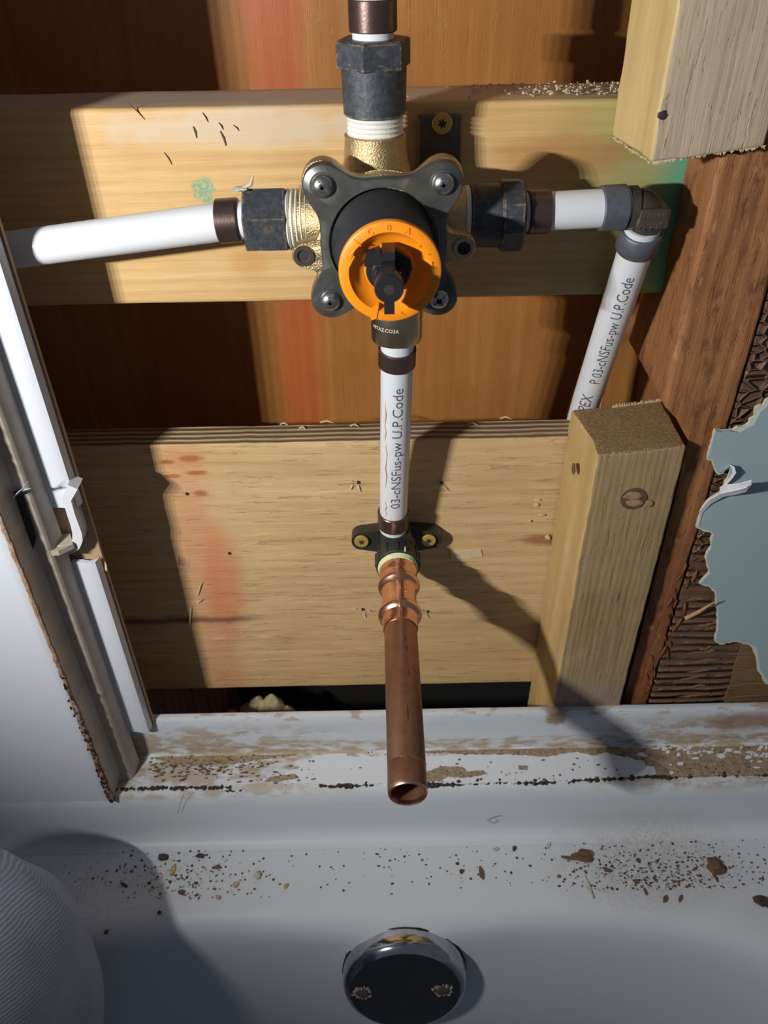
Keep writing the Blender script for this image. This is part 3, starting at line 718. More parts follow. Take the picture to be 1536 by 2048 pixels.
# ================================================================ BATHTUB
tub = thing('bathtub', 'white bathtub with a dirty flange and deck, seen from inside at its drain end', 'bathtub', (0, -300, -860))
b = BM()
XS = [-420 + i * 12 for i in range(71)]
prof = [(336, -620), (336, -430), (335.5, -427.6), (333.5, -427), (331.4, -427.3), (330.6, -429), (330.4, -436), (330, -458), (329, -462), (326, -464), (318, -464.3), (304, -464.6), (300.5, -465.2), (298.6, -468), (297.4, -476), (296.2, -496), (295.4, -503), (293.2, -508.4), (289.5, -510.6), (286, -511)]
rows = [[b.verts.new((x, y, z + (0.25 * mnoise.noise(Vector((x * .03, y * .05, 0))))) ) for (y, z) in prof] for x in XS]
for r, s in zip(rows, rows[1:]):
    for i in range(len(prof) - 1): b.faces.new((r[i], s[i], s[i + 1], r[i + 1]))
obj('flange', b, M['tub'], tub)
b = BM()
CY = -300.0
NN = 160
def sup(a, bb_, n, t):
    c, s_ = math.cos(t), math.sin(t)
    return (math.copysign(abs(c) ** (2 / n), c) * a, CY + math.copysign(abs(s_) ** (2 / n), s_) * bb_)
rings = []
A0, B0 = 350.0, 241.0 - CY
# deck outer rectangle then inward
def ringv(fn_): rings.append([b.verts.new(fn_(2 * PI * i / NN)) for i in range(NN)])
def rect(t):
    x, y = sup(A0, B0, 4.2, t)
    dx, dy = x, y - CY
    k = min(420 / abs(dx) if abs(dx) > 1e-6 else 1e9, (287 - CY) / abs(dy) if abs(dy) > 1e-6 else 1e9)
    return (dx * k, CY + dy * k, -511.2)
ringv(rect)
for (d, z) in ((-16, -511.5), (-8, -512.5), (-3, -514.5), (1, -518), (4, -523), (6.5, -531), (9, -543), (14, -565), (22, -600), (34, -640), (50, -720), (62, -775), (78, -806), (104, -822), (140, -828), (240, -830)):
    def f_(t, d=d, z=z):
        x, y = sup(A0 - d, B0 - d, 4.2, t)
        if y > 0 and -4 < d < 12: y -= 7.0 * math.exp(-(x / 60) ** 4) * (1 - abs(d - 3) / 9 if d < 12 else 0)
        return (x, y, z)
    ringv(f_)
for r, s in zip(rings, rings[1:]):
    for i in range(NN): b.faces.new((r[i], r[(i + 1) % NN], s[(i + 1) % NN], s[i]))
b.faces.new(rings[-1])
obj('basin', b, M['tub'], tub)
# remains of white paint and tan residue on the ledge: thin uneven films lying on it
def film(pts, y_or_z, th, mat, name, parent, jit=0.8, fine=6, label=None):
    """irregular flat film on the ledge (z plane)"""
    out = []
    n = len(pts)
    for i in range(n):
        a, c = pts[i], pts[(i + 1) % n]
        L = math.hypot(c[0] - a[0], c[1] - a[1]); k = max(1, int(L / fine))
        for j in range(k):
            t = j / k; jj = jit if 0 < j else jit * .3
            out.append((a[0] + (c[0] - a[0]) * t + rnd.uniform(-jj, jj) * .6, a[1] + (c[1] - a[1]) * t + rnd.uniform(-jj, jj)))
    b = BM(); prism(b, [at_z(x, y, y_or_z) for x, y in out], (0, 0, -th)); return obj(name, b, M[mat], parent, label, smooth=False)
film([(520, 1560), (600, 1536), (590, 1522), (700, 1500), (690, 1502), (696, 1512), (1020, 1508), (1110, 1506), (1130, 1500), (1160, 1506), (1205, 1500), (1240, 1512), (1265, 1516), (1310, 1535), (1312, 1548), (1260, 1553), (1180, 1556), (1100, 1562), (900, 1566), (640, 1568)], -463.1, 1.6, 'white_paint', 'paint_film', tub, 2.2, label='white paint film on the ledge')
film([(850, 1545), (880, 1533), (925, 1534), (935, 1543), (965, 1540), (975, 1548), (930, 1555), (895, 1553), (880, 1563), (852, 1563)], -462.8, 1.0, 'residue', 'glue_residue', tub, 1.4)
film([(1036, 1530), (1056, 1532), (1054, 1540), (1038, 1539)], -462.8, 1.0, 'residue', 'glue_residue', tub, 1.0)
film([(850, 1487), (1010, 1489), (1140, 1488), (1235, 1492), (1250, 1510), (1210, 1504), (1190, 1510), (1150, 1502), (1100, 1512), (1020, 1508), (850, 1504)], -462.7, 1.2, 'residue', 'glue_residue', tub, 1.6)
film([(480, 1492), (560, 1492), (680, 1490), (688, 1497), (640, 1506), (560, 1512), (470, 1525), (380, 1530), (300, 1515), (300, 1500)], -463.0, 1.0, 'residue', 'glue_residue', tub, 2.0)
film([(540, 1553), (590, 1548), (598, 1556), (560, 1562), (530, 1562)], -462.7, .8, 'residue', 'glue_residue', tub, 1.0)
film([(1240, 1500), (1300, 1494), (1420, 1490), (1560, 1486), (1640, 1490), (1640, 1540), (1536, 1548), (1460, 1550), (1380, 1552), (1340, 1553), (1312, 1548), (1312, 1535), (1270, 1516)], -463.2, 1.2, 'residue', 'glue_residue', tub, 2.0)
for i in range(70):                                    # flakes of white paint left on the right residue
    x, y = rnd.uniform(1250, 1536), rnd.uniform(1482, 1512) if rnd.random() < .8 else rnd.uniform(1510, 1548)
    w, h = rnd.uniform(2, 11), rnd.uniform(1.5, 5)
    film([(x + w * math.cos(a * .9) * rnd.uniform(.6, 1.1), y + h * math.sin(a * .9) * rnd.uniform(.5, 1.1)) for a in range(7)], -462.6, 1.0, 'white_paint', 'paint_flake', tub, 0.3, 40)
# black caulk line along the ledge edge
def bead(pts, r0, r1, name, mat, parent, z=-465.5, step=4):
    b = BM(); P = []; R_ = []
    for (x0, y0), (x1, y1) in zip(pts, pts[1:]):
        n = max(2, int(abs(x1 - x0) / step))
        for i in range(n):
            t = i / n; p = at_z(x0 + (x1 - x0) * t, y0 + (y1 - y0) * t, z); p.y += rnd.uniform(-.6, .6); p.z += rnd.uniform(-.4, .4); P.append(p); R_.append(rnd.uniform(r0, r1))
    R_[0] = R_[-1] = 0.3
    sweep(b, P, R_, 8); return obj(name, b, M[mat], parent)
bead([(222, 1580), (330, 1578), (440, 1576), (470, 1577)], 0.9, 2.2, 'caulk_line', 'mould', tub)
bead([(448, 1583), (490, 1581)], 0.5, 1.2, 'caulk_line', 'mould', tub)
bead([(490, 1573), (560, 1572), (620, 1568), (636, 1570)], 0.3, 0.9, 'caulk_line', 'bit_brown', tub)
bead([(636, 1572), (700, 1572), (757, 1567)], 1.3, 2.8, 'caulk_line', 'mould', tub)
bead([(850, 1570), (900, 1568), (1000, 1563), (1060, 1566), (1116, 1562)], 1.5, 3.0, 'caulk_line', 'mould', tub)
bead([(1136, 1568), (1142, 1562), (1200, 1560), (1290, 1554), (1330, 1557), (1400, 1551), (1480, 1549), (1560, 1551), (1640, 1550)], 1.0, 2.6, 'caulk_line', 'mould', tub)
b = BM()
for i in range(420):                                     # mould specks on the ledge
    left = rnd.random() < .72
    x = rnd.triangular(235, 680, 330) if left else rnd.uniform(700, 1500)
    y = rnd.gauss(1500, 4) if rnd.random() < .35 else rnd.triangular(1500, 1568, 1540)
    p = at_z(x, y, -462.9); r = rnd.uniform(.25, .8)
    blob(b, p, (r * rnd.uniform(1, 2), r, r * .7), 1, 0.4, seed=i)
o = obj('mould_specks', b, M['bit_brown'], tub); o['kind'] = 'stuff'

# overflow plate
oc = at_y(806, 1942, 212); oc = Vector((oc.x * 1.05 + 1, 227.0, oc.z * 1.05 - 8.5)); on = Vector((0, -1, 0.24)).normalized()
op = thing('overflow_plate', 'round chrome overflow plate with two corroded screws on the tub end wall', 'overflow cover', tuple(oc))
b = BM(); lathe(b, oc, on, [(-6, 39), (4, 39.9), (10, 39.5), (13.2, 38), (15, 35)], 64, cap=(True, False)); obj('rim', b, M['chrome'], op)
b = BM(); lathe(b, oc, on, [(15, 35), (15.7, 30), (16.2, 20), (16.4, 8), (16.4, 0.5)], 64, cap=(False, True)); obj('face', b, M['chrome_face'], op, label='mirror-like face coloured for its dark reflection')
for (px, py) in ((726, 1985), (886, 1980)):
    q = ray(px, py); pc = oc + on * 16.2; t = (pc.dot(on)) / q.dot(on); c = q * t
    b = BM(); lathe(b, c, on, [(-1, 4.6), (0.6, 4.4), (1.2, 2.8)], 16); s_ = obj('screw', b, M['rust'], op)
    b = BM()
    for i in range(26):
        a = rnd.uniform(0, 2 * PI); rr = rnd.uniform(3.9, 5.9); u_, v_, _ = frame(on)
        blob(b, c + u_ * rr * math.cos(a) * 1.15 + v_ * rr * math.sin(a) + on * .4, (rnd.uniform(.5, 1.2), rnd.uniform(.5, 1.2), rnd.uniform(.4, .9)), 1, .7, seed=i)
    k_ = obj('corrosion', b, M['corrosion'], op); k_['kind'] = 'stuff'
b = BM(); P = []
for i in range(49):
    a = 2 * PI * i / 48; u_, v_, _ = frame(on); P.append(oc + (u_ * math.cos(a) + v_ * math.sin(a)) * 39.9 + on * 0.5 )
sweep(b, P, [rnd.uniform(.3, .7) for _ in P], 6); obj('grime_ring', b, M['mould'], op)

# ================================================================ PIPES
PR = 7.9
YV, ZV = 347.0, -111.5
def ring_part(p, d, t0, t1, parent, mat='ring', R=9.0, seam=True):
    b = BM(); lathe(b, p, d, [(t0, PR), (t0, R - .4), (t0 + .4, R), (t1 - .4, R), (t1, R - .4), (t1, PR)], 40, cap=(False, False))
    o = obj('crimp_ring', b, M[mat], parent); return o
# upper pipe
up_ = thing('supply_pipe', 'white plastic pipe rising out of the top of the frame above the valve', 'pipe', (0, YV, -48))
VX = -0.5
b = BM(); lathe(b, (VX, YV, -50), (0, 0, 1), [(0, PR), (310, PR)], 40); obj('pipe', b, M['pex'], up_)
ring_part((VX, YV, 0), (0, 0, 1), -42.5, -32, up_, 'ring', 9.1)
# left pipe
lp0 = Vector((-56, YV, ZV + .5)); ld_ = Vector((-1, 0.02, -0.115)).normalized()
lp = thing('supply_pipe', 'white plastic pipe running left from the valve into the shadow behind the panel', 'pipe', tuple(lp0))
b = BM(); P = [lp0 + Vector((2, 0, 0)), lp0 + Vector((-8, 0, -0.5))]
for k in range(1, 16): P.append(lp0 + Vector((-8, 0, -.5)) + ld_ * k * 20 + Vector((0, 0, -0.9 * (k / 10) ** 2)))
sweep(b, P, PR, 36); obj('pipe', b, M['pex'], lp)
ring_part(lp0, (-1, 0, -0.04), 3.2, 12.6, lp, 'ring', 9.1)
# right pipe pieces
rp = thing('supply_pipe', 'short white plastic pipe running right from the valve to the dark elbow', 'pipe', (64, YV, ZV))
rdir = Vector((1, 0.04, 0.02)).normalized(); rp0 = Vector((60, YV, ZV + 1))
b = BM(); lathe(b, rp0, rdir, [(0, PR), (48.5, PR)], 40); obj('pipe', b, M['pex'], rp)
ring_part(rp0, rdir, 3.6, 13.0, rp, 'ring', 9.1)
ring_part(rp0, rdir, 34.8, 45.6, rp, 'ring_blue', 9.3)
EC = Vector((115.2, 349.5, -110.0))                           # elbow centre
el = thing('elbow_fitting', 'dark bronze pipe elbow with raised lettering at the right', 'pipe elbow', tuple(EC))
b = BM(); P = [EC + Vector((-9, 0, 0)), EC + Vector((-5, 0, 0))]
for k in range(1, 10):
    a = k / 10 * PI / 2; P.append(EC + Vector((-5 + 6 * math.sin(a), 0, -6 + 6 * math.cos(a))))
P += [EC + Vector((1, 2.0, -6.5)), EC + Vector((1, 2.6, -9))]
sweep(b, P, [6.5, 7.6] + [8.0] * 9 + [7.8, 6.8], 28)
obj('body', b, M['elbow'], el)
b = BM(); lathe(b, EC + Vector((0, 0, 0)), (-1, 0, 0), [(4.5, 8.4), (5, 8.9), (8.4, 8.9), (8.8, 8.4)], 32); obj('collar', b, M['elbow'], el)
b = BM(); rbox(b, EC + Vector((-6.0, -9.0, -7)), EC + Vector((8.4, 4, 2)), 1.8, 4, 0.1); obj('pad', b, M['elbow'], el)
for (s_, dz) in (('A1807', 0.4), ('NIBCO', -3.8)):
    def fn(u, v, w, dz=dz): return (EC.x + 1.4 - u, EC.y - 9.05 - w, EC.z + dz - v - u * 0.12 - 1.2)
    b = text_bm(s_, 3.9, fn, 0.14, 2); obj('lettering', b, M['brass_smooth'], el, smooth=False)
rv = thing('supply_pipe', 'long white plastic pipe dropping from the elbow behind the short post, printed with black lettering', 'pipe', (116, 380, -246))
v0 = EC + Vector((1, 3, -9.5)); v1 = Vector((116.6, 397, -232)); v2 = Vector((117, 428, -330))
vd = (v1 - v0).normalized()
b = BM(); sweep(b, [v0 - vd * 1.0, v0.lerp(v1, .5), v1, v1.lerp(v2, .5) + Vector((0, 1, 0)), v2], PR, 36); obj('pipe', b, M['pex'], rv)
b = BM(); lathe(b, v0, vd, [(1.6, PR), (1.6, 9.0), (2.2, 9.5), (11.4, 9.5), (12, 9.0), (12, PR)], 40, cap=(False, False)); obj('crimp_ring', b, M['ring_blue'], rv)
Lr = (v1 - v0).length
for (s_, sz, t, phi, sx) in (('P 03-cNSFus-pw U.P.Code', 7.6, 60, -0.2, 0.92), ('PEX', 9.0, Lr - 6, -0.35, 0.95)):
    b = ink_on_pipe(s_, sz, v1, v0, Lr - t, PR, phi, sx); obj('printing', b, M['ink'], rv)
# lower pipe
d0 = Vector((8.0, 346, -165)); d1 = Vector((5.2, 364.5, -297)); dd_ = (d1 - d0).normalized(); DL = (d1 - d0).length
dp = thing('supply_pipe', 'white plastic pipe dropping straight from the valve to the copper stub elbow, printed and scuffed', 'pipe', tuple(d1))
b = BM(); lathe(b, d0, dd_, [(0, PR), (DL, PR)], 40); obj('pipe', b, M['pex'], dp)
ring_part(d0, dd_, 7.5, 17.0, dp, 'ring', 9.1); ring_part(d0, dd_, DL - 14.5, DL - 3.5, dp, 'ring', 9.1)
b = ink_on_pipe('03-cNSFus-pw U.P.Code', 7.4, d1, d0, 66, PR, 0.12, 1.12); obj('printing', b, M['ink'], dp)
for (t0, t1, ph) in ((35, 62, -0.72), (60, 95, -0.62), (104, 118, -0.6)):
    b = BM(); P = []
    f_ = Vector((0, -1, 0)); f_ = (f_ - dd_ * f_.dot(dd_)).normalized(); s2_ = dd_.cross(f_)
    for i in range(8):
        t = t0 + (t1 - t0) * i / 7; a = -ph + 0.06 * math.sin(i * 2.1); P.append(d0 + dd_ * t + (f_ * math.cos(a) + s2_ * math.sin(a) * -1 * -1) * (PR - 0.1))
    sweep(b, P, [0.1] + [rnd.uniform(.2, .5) for _ in range(6)] + [.1], 5); obj('scuff', b, M['bit_tan'], dp)

# ================================================================ VALVE
va = thing('shower_valve', 'brass mixing valve body with dark zinc plate, black bonnet and orange ring', 'shower valve', (0, YV, ZV))
CX, CZ = 2.0, ZV - 0.8
def lobed(th, R0, lobes, k):
    d = Vector((math.cos(th), math.sin(th)))
    def sdf(p):
        v = p.length - R0
        for (x, z, r) in lobes:
            w = (p - Vector((x, z))).length - r
            h = max(k - abs(v - w), 0) / k; v = min(v, w) - h * h * k * 0.25
        return v
    r = 62.0
    for _ in range(200):
        s_ = sdf(d * r)
        if s_ < 0.02: break
        r -= s_ * 0.5
    return d * r
def plate(bm, y0, y1, R0, lobes, k, rin, seg=220, bev=0.7, hole_c=(0, 0)):
    out = [lobed(2 * PI * i / seg, R0, lobes, k) for i in range(seg)]
    def ring(sc, y, inner=False, r=None):
        L = []
        for i, p in enumerate(out):
            q = Vector((math.cos(2 * PI * i / seg), math.sin(2 * PI * i / seg))) * r if inner else p - p.normalized() * sc
            L.append(bm.verts.new((CX + q.x, y, CZ + q.y)))
        return L
    R = [ring(0, y1), ring(0, y0 + bev), ring(bev, y0), ring(0, y0, True, rin), ring(0, y1, True, rin)]
    for a, c in zip(R, R[1:] + R[:1]):
        for i in range(seg): bm.faces.new((a[i], a[(i + 1) % seg], c[(i + 1) % seg], c[i]))
S = 23.0
LB = [(-S, S, 7.8), (S, S, 7.8), (-S + .4, -S, 7.8), (S - .4, -S, 7.8)]
b = BM(); plate(b, 317, 321, 25.2, LB, 14, 21.8); obj('face_plate', b, M['plate'], va, label='dark zinc-coated face plate with four lobes', angle=50)
LB2 = LB + [(-32.5, -5.5, 4.9), (32.5, -3.5, 4.9)]
def platebody(bm):
    plate(bm, 321.2, 327, 25.6, [(x, z, r + .5 if r > 6 else r) for x, z, r in LB2], 10, 5.0)
b = BM(); platebody(b); obj('body_flange', b, M['brass'], va, label='brass flange behind the plate', angle=50)
for (x, z) in ((-32.5, -5.5), (32.5, -3.5)):
    b = BM(); lathe(b, (CX + x, 321.3, CZ + z), (0, -1, 0), [(-0.5, 2.5), (0.12, 2.5), (0.12, 0.2)], 20); obj('ear_hole', b, M['dark'], va)
    b = BM(); lathe(b, (CX + x, 321.3, CZ + z), (0, -1, 0), [(0, 4.4), (0.9, 4.2), (0.9, 2.7), (0, 2.5)], 28, cap=(False, False)); obj('ear', b, M['brass_smooth'], va)
b = BM(); lathe(b, (CX, 326, CZ), (0, 1, 0), [(0, 26), (4, 25), (14, 22), (26, 19), (36, 12), (38, 2)], 40); obj('body', b, M['brass'], va, label='rough cast brass body')
# ports
b = BM(); lathe(b, (VX, YV, 0), (0, 0, 1), [(ZV + 2, 21), (ZV + 14, 16), (ZV + 24, 13.0), (-79.5, 12.4), (-78.2, 12.4), (-77.6, 10.6), (-66, 10.2)], 36, cap=(True, True)); obj('top_port', b, M['brass'], va)
b = BM(); pr = [(-78.5, 10.7)]
for i in range(5): pr += [(-78 + i * 1.7, 10.9), (-77.4 + i * 1.7, 11.5), (-76.9 + i * 1.7, 10.9)]
lathe(b, (VX, YV, 0), (0, 0, 1), pr, 36); obj('thread_tape', b, M['teflon'], va)
b = BM(); lathe(b, (0, YV, ZV), (-1, 0, 0), [(8, 16), (24, 13), (38, 11.5), (40, 11)], 36); obj('left_port', b, M['brass'], va)
b = BM(); pr = [(29, 10.8)]
for i in range(5): pr += [(29.4 + i * 1.9, 11.6), (30.2 + i * 1.9, 12.6), (30.9 + i * 1.9, 11.6)]
lathe(b, (0, YV, ZV), (-1, 0, 0), pr, 36); obj('thread_tape', b, M['teflon'], va)
b = BM(); lathe(b, (0, YV, ZV), (1, 0, 0), [(8, 16), (22, 13.4), (37, 12.2), (39, 11)], 36); obj('right_port', b, M['brass'], va)
b = BM(); lathe(b, (0, YV, ZV), (1, 0, 0), [(36.2, 11.6), (36.8, 12.4), (38.6, 12.4), (39, 11.6)], 36); obj('thread_tape', b, M['teflon'], va)
b = BM(); lathe(b, (7.6, YV, 0), (0, 0, -1), [(118, 15), (130, 12.4), (148, 11.6), (149, 12.0), (166, 12.0), (167.2, 11.6), (167.4, 8.2), (166, 8.0)], 48, cap=(True, False)); obj('bottom_port', b, M['brass_smooth'], va, label='smooth brass bottom union')
def fnl(u, v, w):
    a = -0.52 + u / 12.0; return (7.6 + 12.04 * math.sin(a), YV - 12.04 * math.cos(a), -158.5 + v - u * 0.02)
b = text_bm('MITAZ.CO3A', 2.4, fnl); obj('lettering', b, M['teflon'], va)
# adapters
ad = thing('pipe_adapter', 'blackened hexagon pipe adapter on top of the valve, worn to brass at its corners', 'pipe fitting', (VX, YV, -70))
b = BM(); lathe(b, (VX, YV, 0), (0, 0, 1), [(-71.2, 11.2), (-70.4, 12.3), (-52.5, 12.7), (-52, 12.7)], 40); obj('sleeve', b, M['fitting'], ad)
b = BM(); hexa(b, (VX, YV, 0), (0, 0, 1), -54.5, -44.8, 14.6, 1.0, rot=0.25); obj('hex_nut', b, M['fitting'], ad, smooth=False)
ad = thing('pipe_adapter', 'blackened hexagon pipe adapter on the left port of the valve', 'pipe fitting', (-46, YV, ZV))
b = BM(); hexa(b, (0, YV, ZV), (-1, 0, 0), 38.4, 56.4, 14.2, 1.0, rot=0.32); obj('hex_nut', b, M['fitting'], ad, smooth=False)
b = BM(); blob(b, (-56.5, YV - 4, ZV + 14.2), (3, 2, 1.1), 2, .8, .2, 4); sweep(b, [(-56, YV - 4, ZV + 14), (-52, YV - 4, ZV + 16), (-50.5, YV - 5, ZV + 19.5)], [1.2, 1.0, .3], 6); obj('lint', b, M['bit_pale'], ad, label='tuft of grey lint')
ad = thing('pipe_adapter', 'blackened pipe adapter with an octagonal collar on the right port of the valve', 'pipe fitting', (50, YV, ZV))
b = BM(); lathe(b, (0, YV, ZV), (1, 0, 0), [(38.8, 11.5), (39.2, 12.8), (52, 13.0), (53, 13.0)], 40); obj('sleeve', b, M['fitting'], ad)
b = BM(); lathe(b, (0, YV, ZV), (1, 0, 0), [(51.5, 14.2), (52.3, 15.2), (60.4, 15.2), (61.6, 13.8)], 8, rot=0.2); obj('hex_nut', b, M['fitting'], ad, smooth=False)
# bonnet, ring, stem
b = BM(); lathe(b, (CX, 317, CZ), (0.055, -1, 0), [(-8, 20.6), (1.0, 20.6), (2.4, 19.8), (3.4, 19.8), (4.2, 19.3), (28.5, 18.2), (29.5, 17.6), (29.3, 16.2), (26, 15.8)], 72, cap=(True, False)); obj('bonnet', b, M['bonnet'], va, label='black rubbery bonnet')
YR = 287.0
PX_ = CX; CX = CX + 2.0
b = BM(); lathe(b, (CX, YR, CZ), (0, -1, 0), [(-4.4, 9.0), (-3.2, 12.2), (-0.4, 14.6), (0.3, 15.0), (0.6, 15.2), (0.6, 18.4), (0.2, 18.9), (-1.8, 19.1), (-2.2, 18.4)], 72, cap=(False, False))
ringo = obj('orange_ring', b, M['orange'], va, label='orange plastic temperature ring')
b = BM(); lathe(b, (CX, YR + 4.2, CZ), (0, -1, 0), [(0, 13), (0.2, 0.3)], 40); obj('cartridge_face', b, M['orange'], va)
for (s_, a) in (('C', 0.42), ('B', 0.02), ('A', -0.40)):
    def fn(u, v, w, a=a):
        r = 16.8 + v; t = a - u / 16.8
        return (CX - math.sin(t) * r, YR - .6 - w - .1, CZ + math.cos(t) * r)
    b = text_bm(s_, 3.2, fn, 0.22, 2); obj('lettering', b, M['orange'], ringo if False else va, smooth=False)
def tick(a, r0, r1, w=0.35, da=0.0, h=1.0):
    b = BM(); p = [(CX - math.sin(a + da * k) * r, YR - .6 - h * (.2 if k else .5) + .3, CZ + math.cos(a + da * k) * r) for k, r in ((0, r0), (1, r1))]
    sweep(b, p, [w, w * .7], 6); obj('ridge', b, M['orange'], va)
for (a, r0, r1, da) in ((0.78, 14.8, 18.4, 0.0), (0.92, 15.6, 16.0, 0.22), (1.08, 14.6, 15.2, 0.3), (-0.82, 14.2, 15.6, 0), (-1.1, 15.5, 16.5, -0.05), (-1.3, 15.8, 15.8, -.3), (-2.55, 16.4, 17.6, .35), (-2.9, 15.6, 18.0, 0.1)): tick(a, r0, r1, 0.35, da)
b = BM(); prism(b, [(CX - 7.4, YR - 1, CZ - 13.5), (CX - 4.4, YR - 1, CZ - 12.2), (CX - 5.4, YR - 1, CZ - 17.5), (CX - 7.6, YR - 1, CZ - 18.2)], (0, 4, 0)); obj('stop_tab', b, M['orange'], va, smooth=False)
SXx = CX - 0.6
b = BM(); lathe(b, (SXx, YR + 5, CZ), (0, -1, 0), [(0, 8.3), (3.0, 8.3), (3.6, 7.8), (3.6, 6.4), (5.6, 6.2), (6, 5.4)], 48); obj('hub', b, M['black_plastic'], va)
b = BM()
seg = 48; rr = lambda i: 4.3 + 0.45 * math.cos(i / seg * 2 * PI * 12)
rings = [[b.verts.new((SXx + rr(i) * k * math.cos(2 * PI * i / seg), y, CZ + rr(i) * k * math.sin(2 * PI * i / seg))) for i in range(seg)] for (y, k) in ((YR - 1, 1.15), (YR - 3, 1.1), (YR - 4.5, 1.0), (YR - 5.5, 1.14), (YR - 7, 1.14), (YR - 8, 1.0), (YR - 9.3, 1.0), (YR - 9.8, 1.1))]
for a, c in zip(rings, rings[1:]):
    for i in range(seg): b.faces.new((a[i], a[(i + 1) % seg], c[(i + 1) % seg], c[i]))
b.faces.new(rings[-1]); lathe(b, (SXx, YR - 9.6, CZ), (0, -1, 0), [(0, 5.0), (.3, 5.4), (5.4, 5.3), (6, 4.9)], 40); obj('stem', b, M['black_plastic'], va, label='black splined stem')
b = BM(); lathe(b, (SXx, YR - 15.6, CZ), (0, -1, 0), [(-.3, 2.0), (0.12, 1.9), (0.12, .1)], 20); obj('screw_hole', b, M['dark'], va)
b = BM(); box(b, SXx - 2.1, SXx + 2.1, YR - 14.8, YR - 3, CZ + 3.0, CZ + 7.6); box(b, SXx - 2.3, SXx + 2.3, YR - 8, YR + 2, CZ + 5.5, CZ + 10.6); obj('upper_fin', b, M['black_plastic'], va, smooth=False)
b = BM(); box(b, SXx - 1.9, SXx + 1.9, YR - 15.0, YR - 4, CZ - 9.6, CZ - 3.4); obj('lower_tab', b, M['black_plastic'], va, smooth=False)
b = BM(); prism(b, [(SXx - 8.2, YR - 1.5, CZ + 8.0), (SXx - 3, YR - 1.5, CZ + 9.8), (SXx - 2, YR - 1.5, CZ + 4), (SXx - 8.8, YR - 1.5, CZ + 3)], (0, 3, 0)); prism(b, [(SXx + 8.2, YR - 1.5, CZ + 5.0), (SXx + 3, YR - 1.5, CZ + 9.0), (SXx + 2, YR - 1.5, CZ + 4), (SXx + 8.8, YR - 1.5, CZ + 1)], (0, 3, 0)); obj('cam_wing', b, M['black_plastic'], va, smooth=False)
b = BM(); lathe(b, (SXx, YR + 5.2, CZ), (0, -1, 0), [(0, 9.6), (.7, 9.6), (.7, 8.2)], 48, cap=(False, False)); obj('metal_washer', b, M['steel'], va)
# plate screws
CX = PX_
for i, (x, z) in enumerate(((-S, S), (S, S), (-S + .4, -S), (S - .4, -S))):
    c = Vector((CX + x, 317, CZ + z))
    b = BM(); lathe(b, c, (0, -1, 0), [(0, 5.0), (0.3, 4.9), (0.35, 4.4)], 32, cap=(False, True)); wsh = obj('washer', b, M['plate'], va)
    b = BM(); lathe(b, c, (0, -1, 0), [(0.2, 4.2), (1.2, 4.2), (2.1, 3.7), (2.9, 2.7), (3.3, 1.5), (3.4, 0.1)], 32); sc_ = obj('screw_head', b, M['steel'], va, label='pan-head cross screw')
    b = BM(); an = (0.5, 0.2, 0.1, 0.7)[i]
    for k in range(2):
        a = an + k * PI / 2; u = Vector((math.cos(a), 0, math.sin(a))); v = Vector((-math.sin(a), 0, math.cos(a)))
        q0 = c + Vector((0, -1.0, 0))
        prism(b, [q0 + u * 2.6 + v * .42 , q0 + u * 2.6 - v * .42, q0 - u * 2.6 - v * .42, q0 - u * 2.6 + v * .42], (0, -2.1, 0))
        prism(b, [q0 + u * 1.4 + v * .55 , q0 + u * 1.4 - v * .55, q0 - u * 1.4 - v * .55, q0 - u * 1.4 + v * .55], (0, -2.45, 0))
    o_ = obj('cross_recess', b, M['dark'], va, smooth=False)

# ---------------------------------------------------------------- yellow screws
def torx(c, label, an=0.0, name='wood_screw'):
    c = Vector(c)
    t = thing(name, label, 'screw', tuple(c))
    b = BM(); lathe(b, c, (0, -1, 0), [(-9, 1.6), (-1.5, 2.0), (0, 4.2), (1.0, 4.4), (1.5, 4.1), (1.6, 2.4)], 32); obj('head', b, M['gold'], t)
    b = BM(); pts = []
    for i in range(24):
        r = 1.55 + 0.55 * math.cos(6 * i / 24 * 2 * PI); a = an + i / 24 * 2 * PI; pts.append(c + Vector((r * math.cos(a), -1.3, r * math.sin(a))))
    prism(b, pts, (0, -0.42, 0)); obj('star_recess', b, M['dark'], t, smooth=False)
    return t
# strap bracket and screw behind the valve
sb = thing('mounting_strap', 'dark metal strap fixed to the blocking board behind the valve, a yellow screw through it', 'bracket', (30, 377, -110))
b = BM(); rbox(b, (18, 376.6, -125), (37.5, 379.8, -78), 1.4, 4, 0.05); obj('strap', b, M['elbow'], sb)
b = BM(); rbox(b, (12, 352, -125), (32, 377.5, -100), 1.4, 5, 0.05); obj('lug', b, M['elbow'], sb)
torx(at_y(884, 246, 376.0), 'yellow star-drive screw in the shaded strap above right of the valve', 0.3)

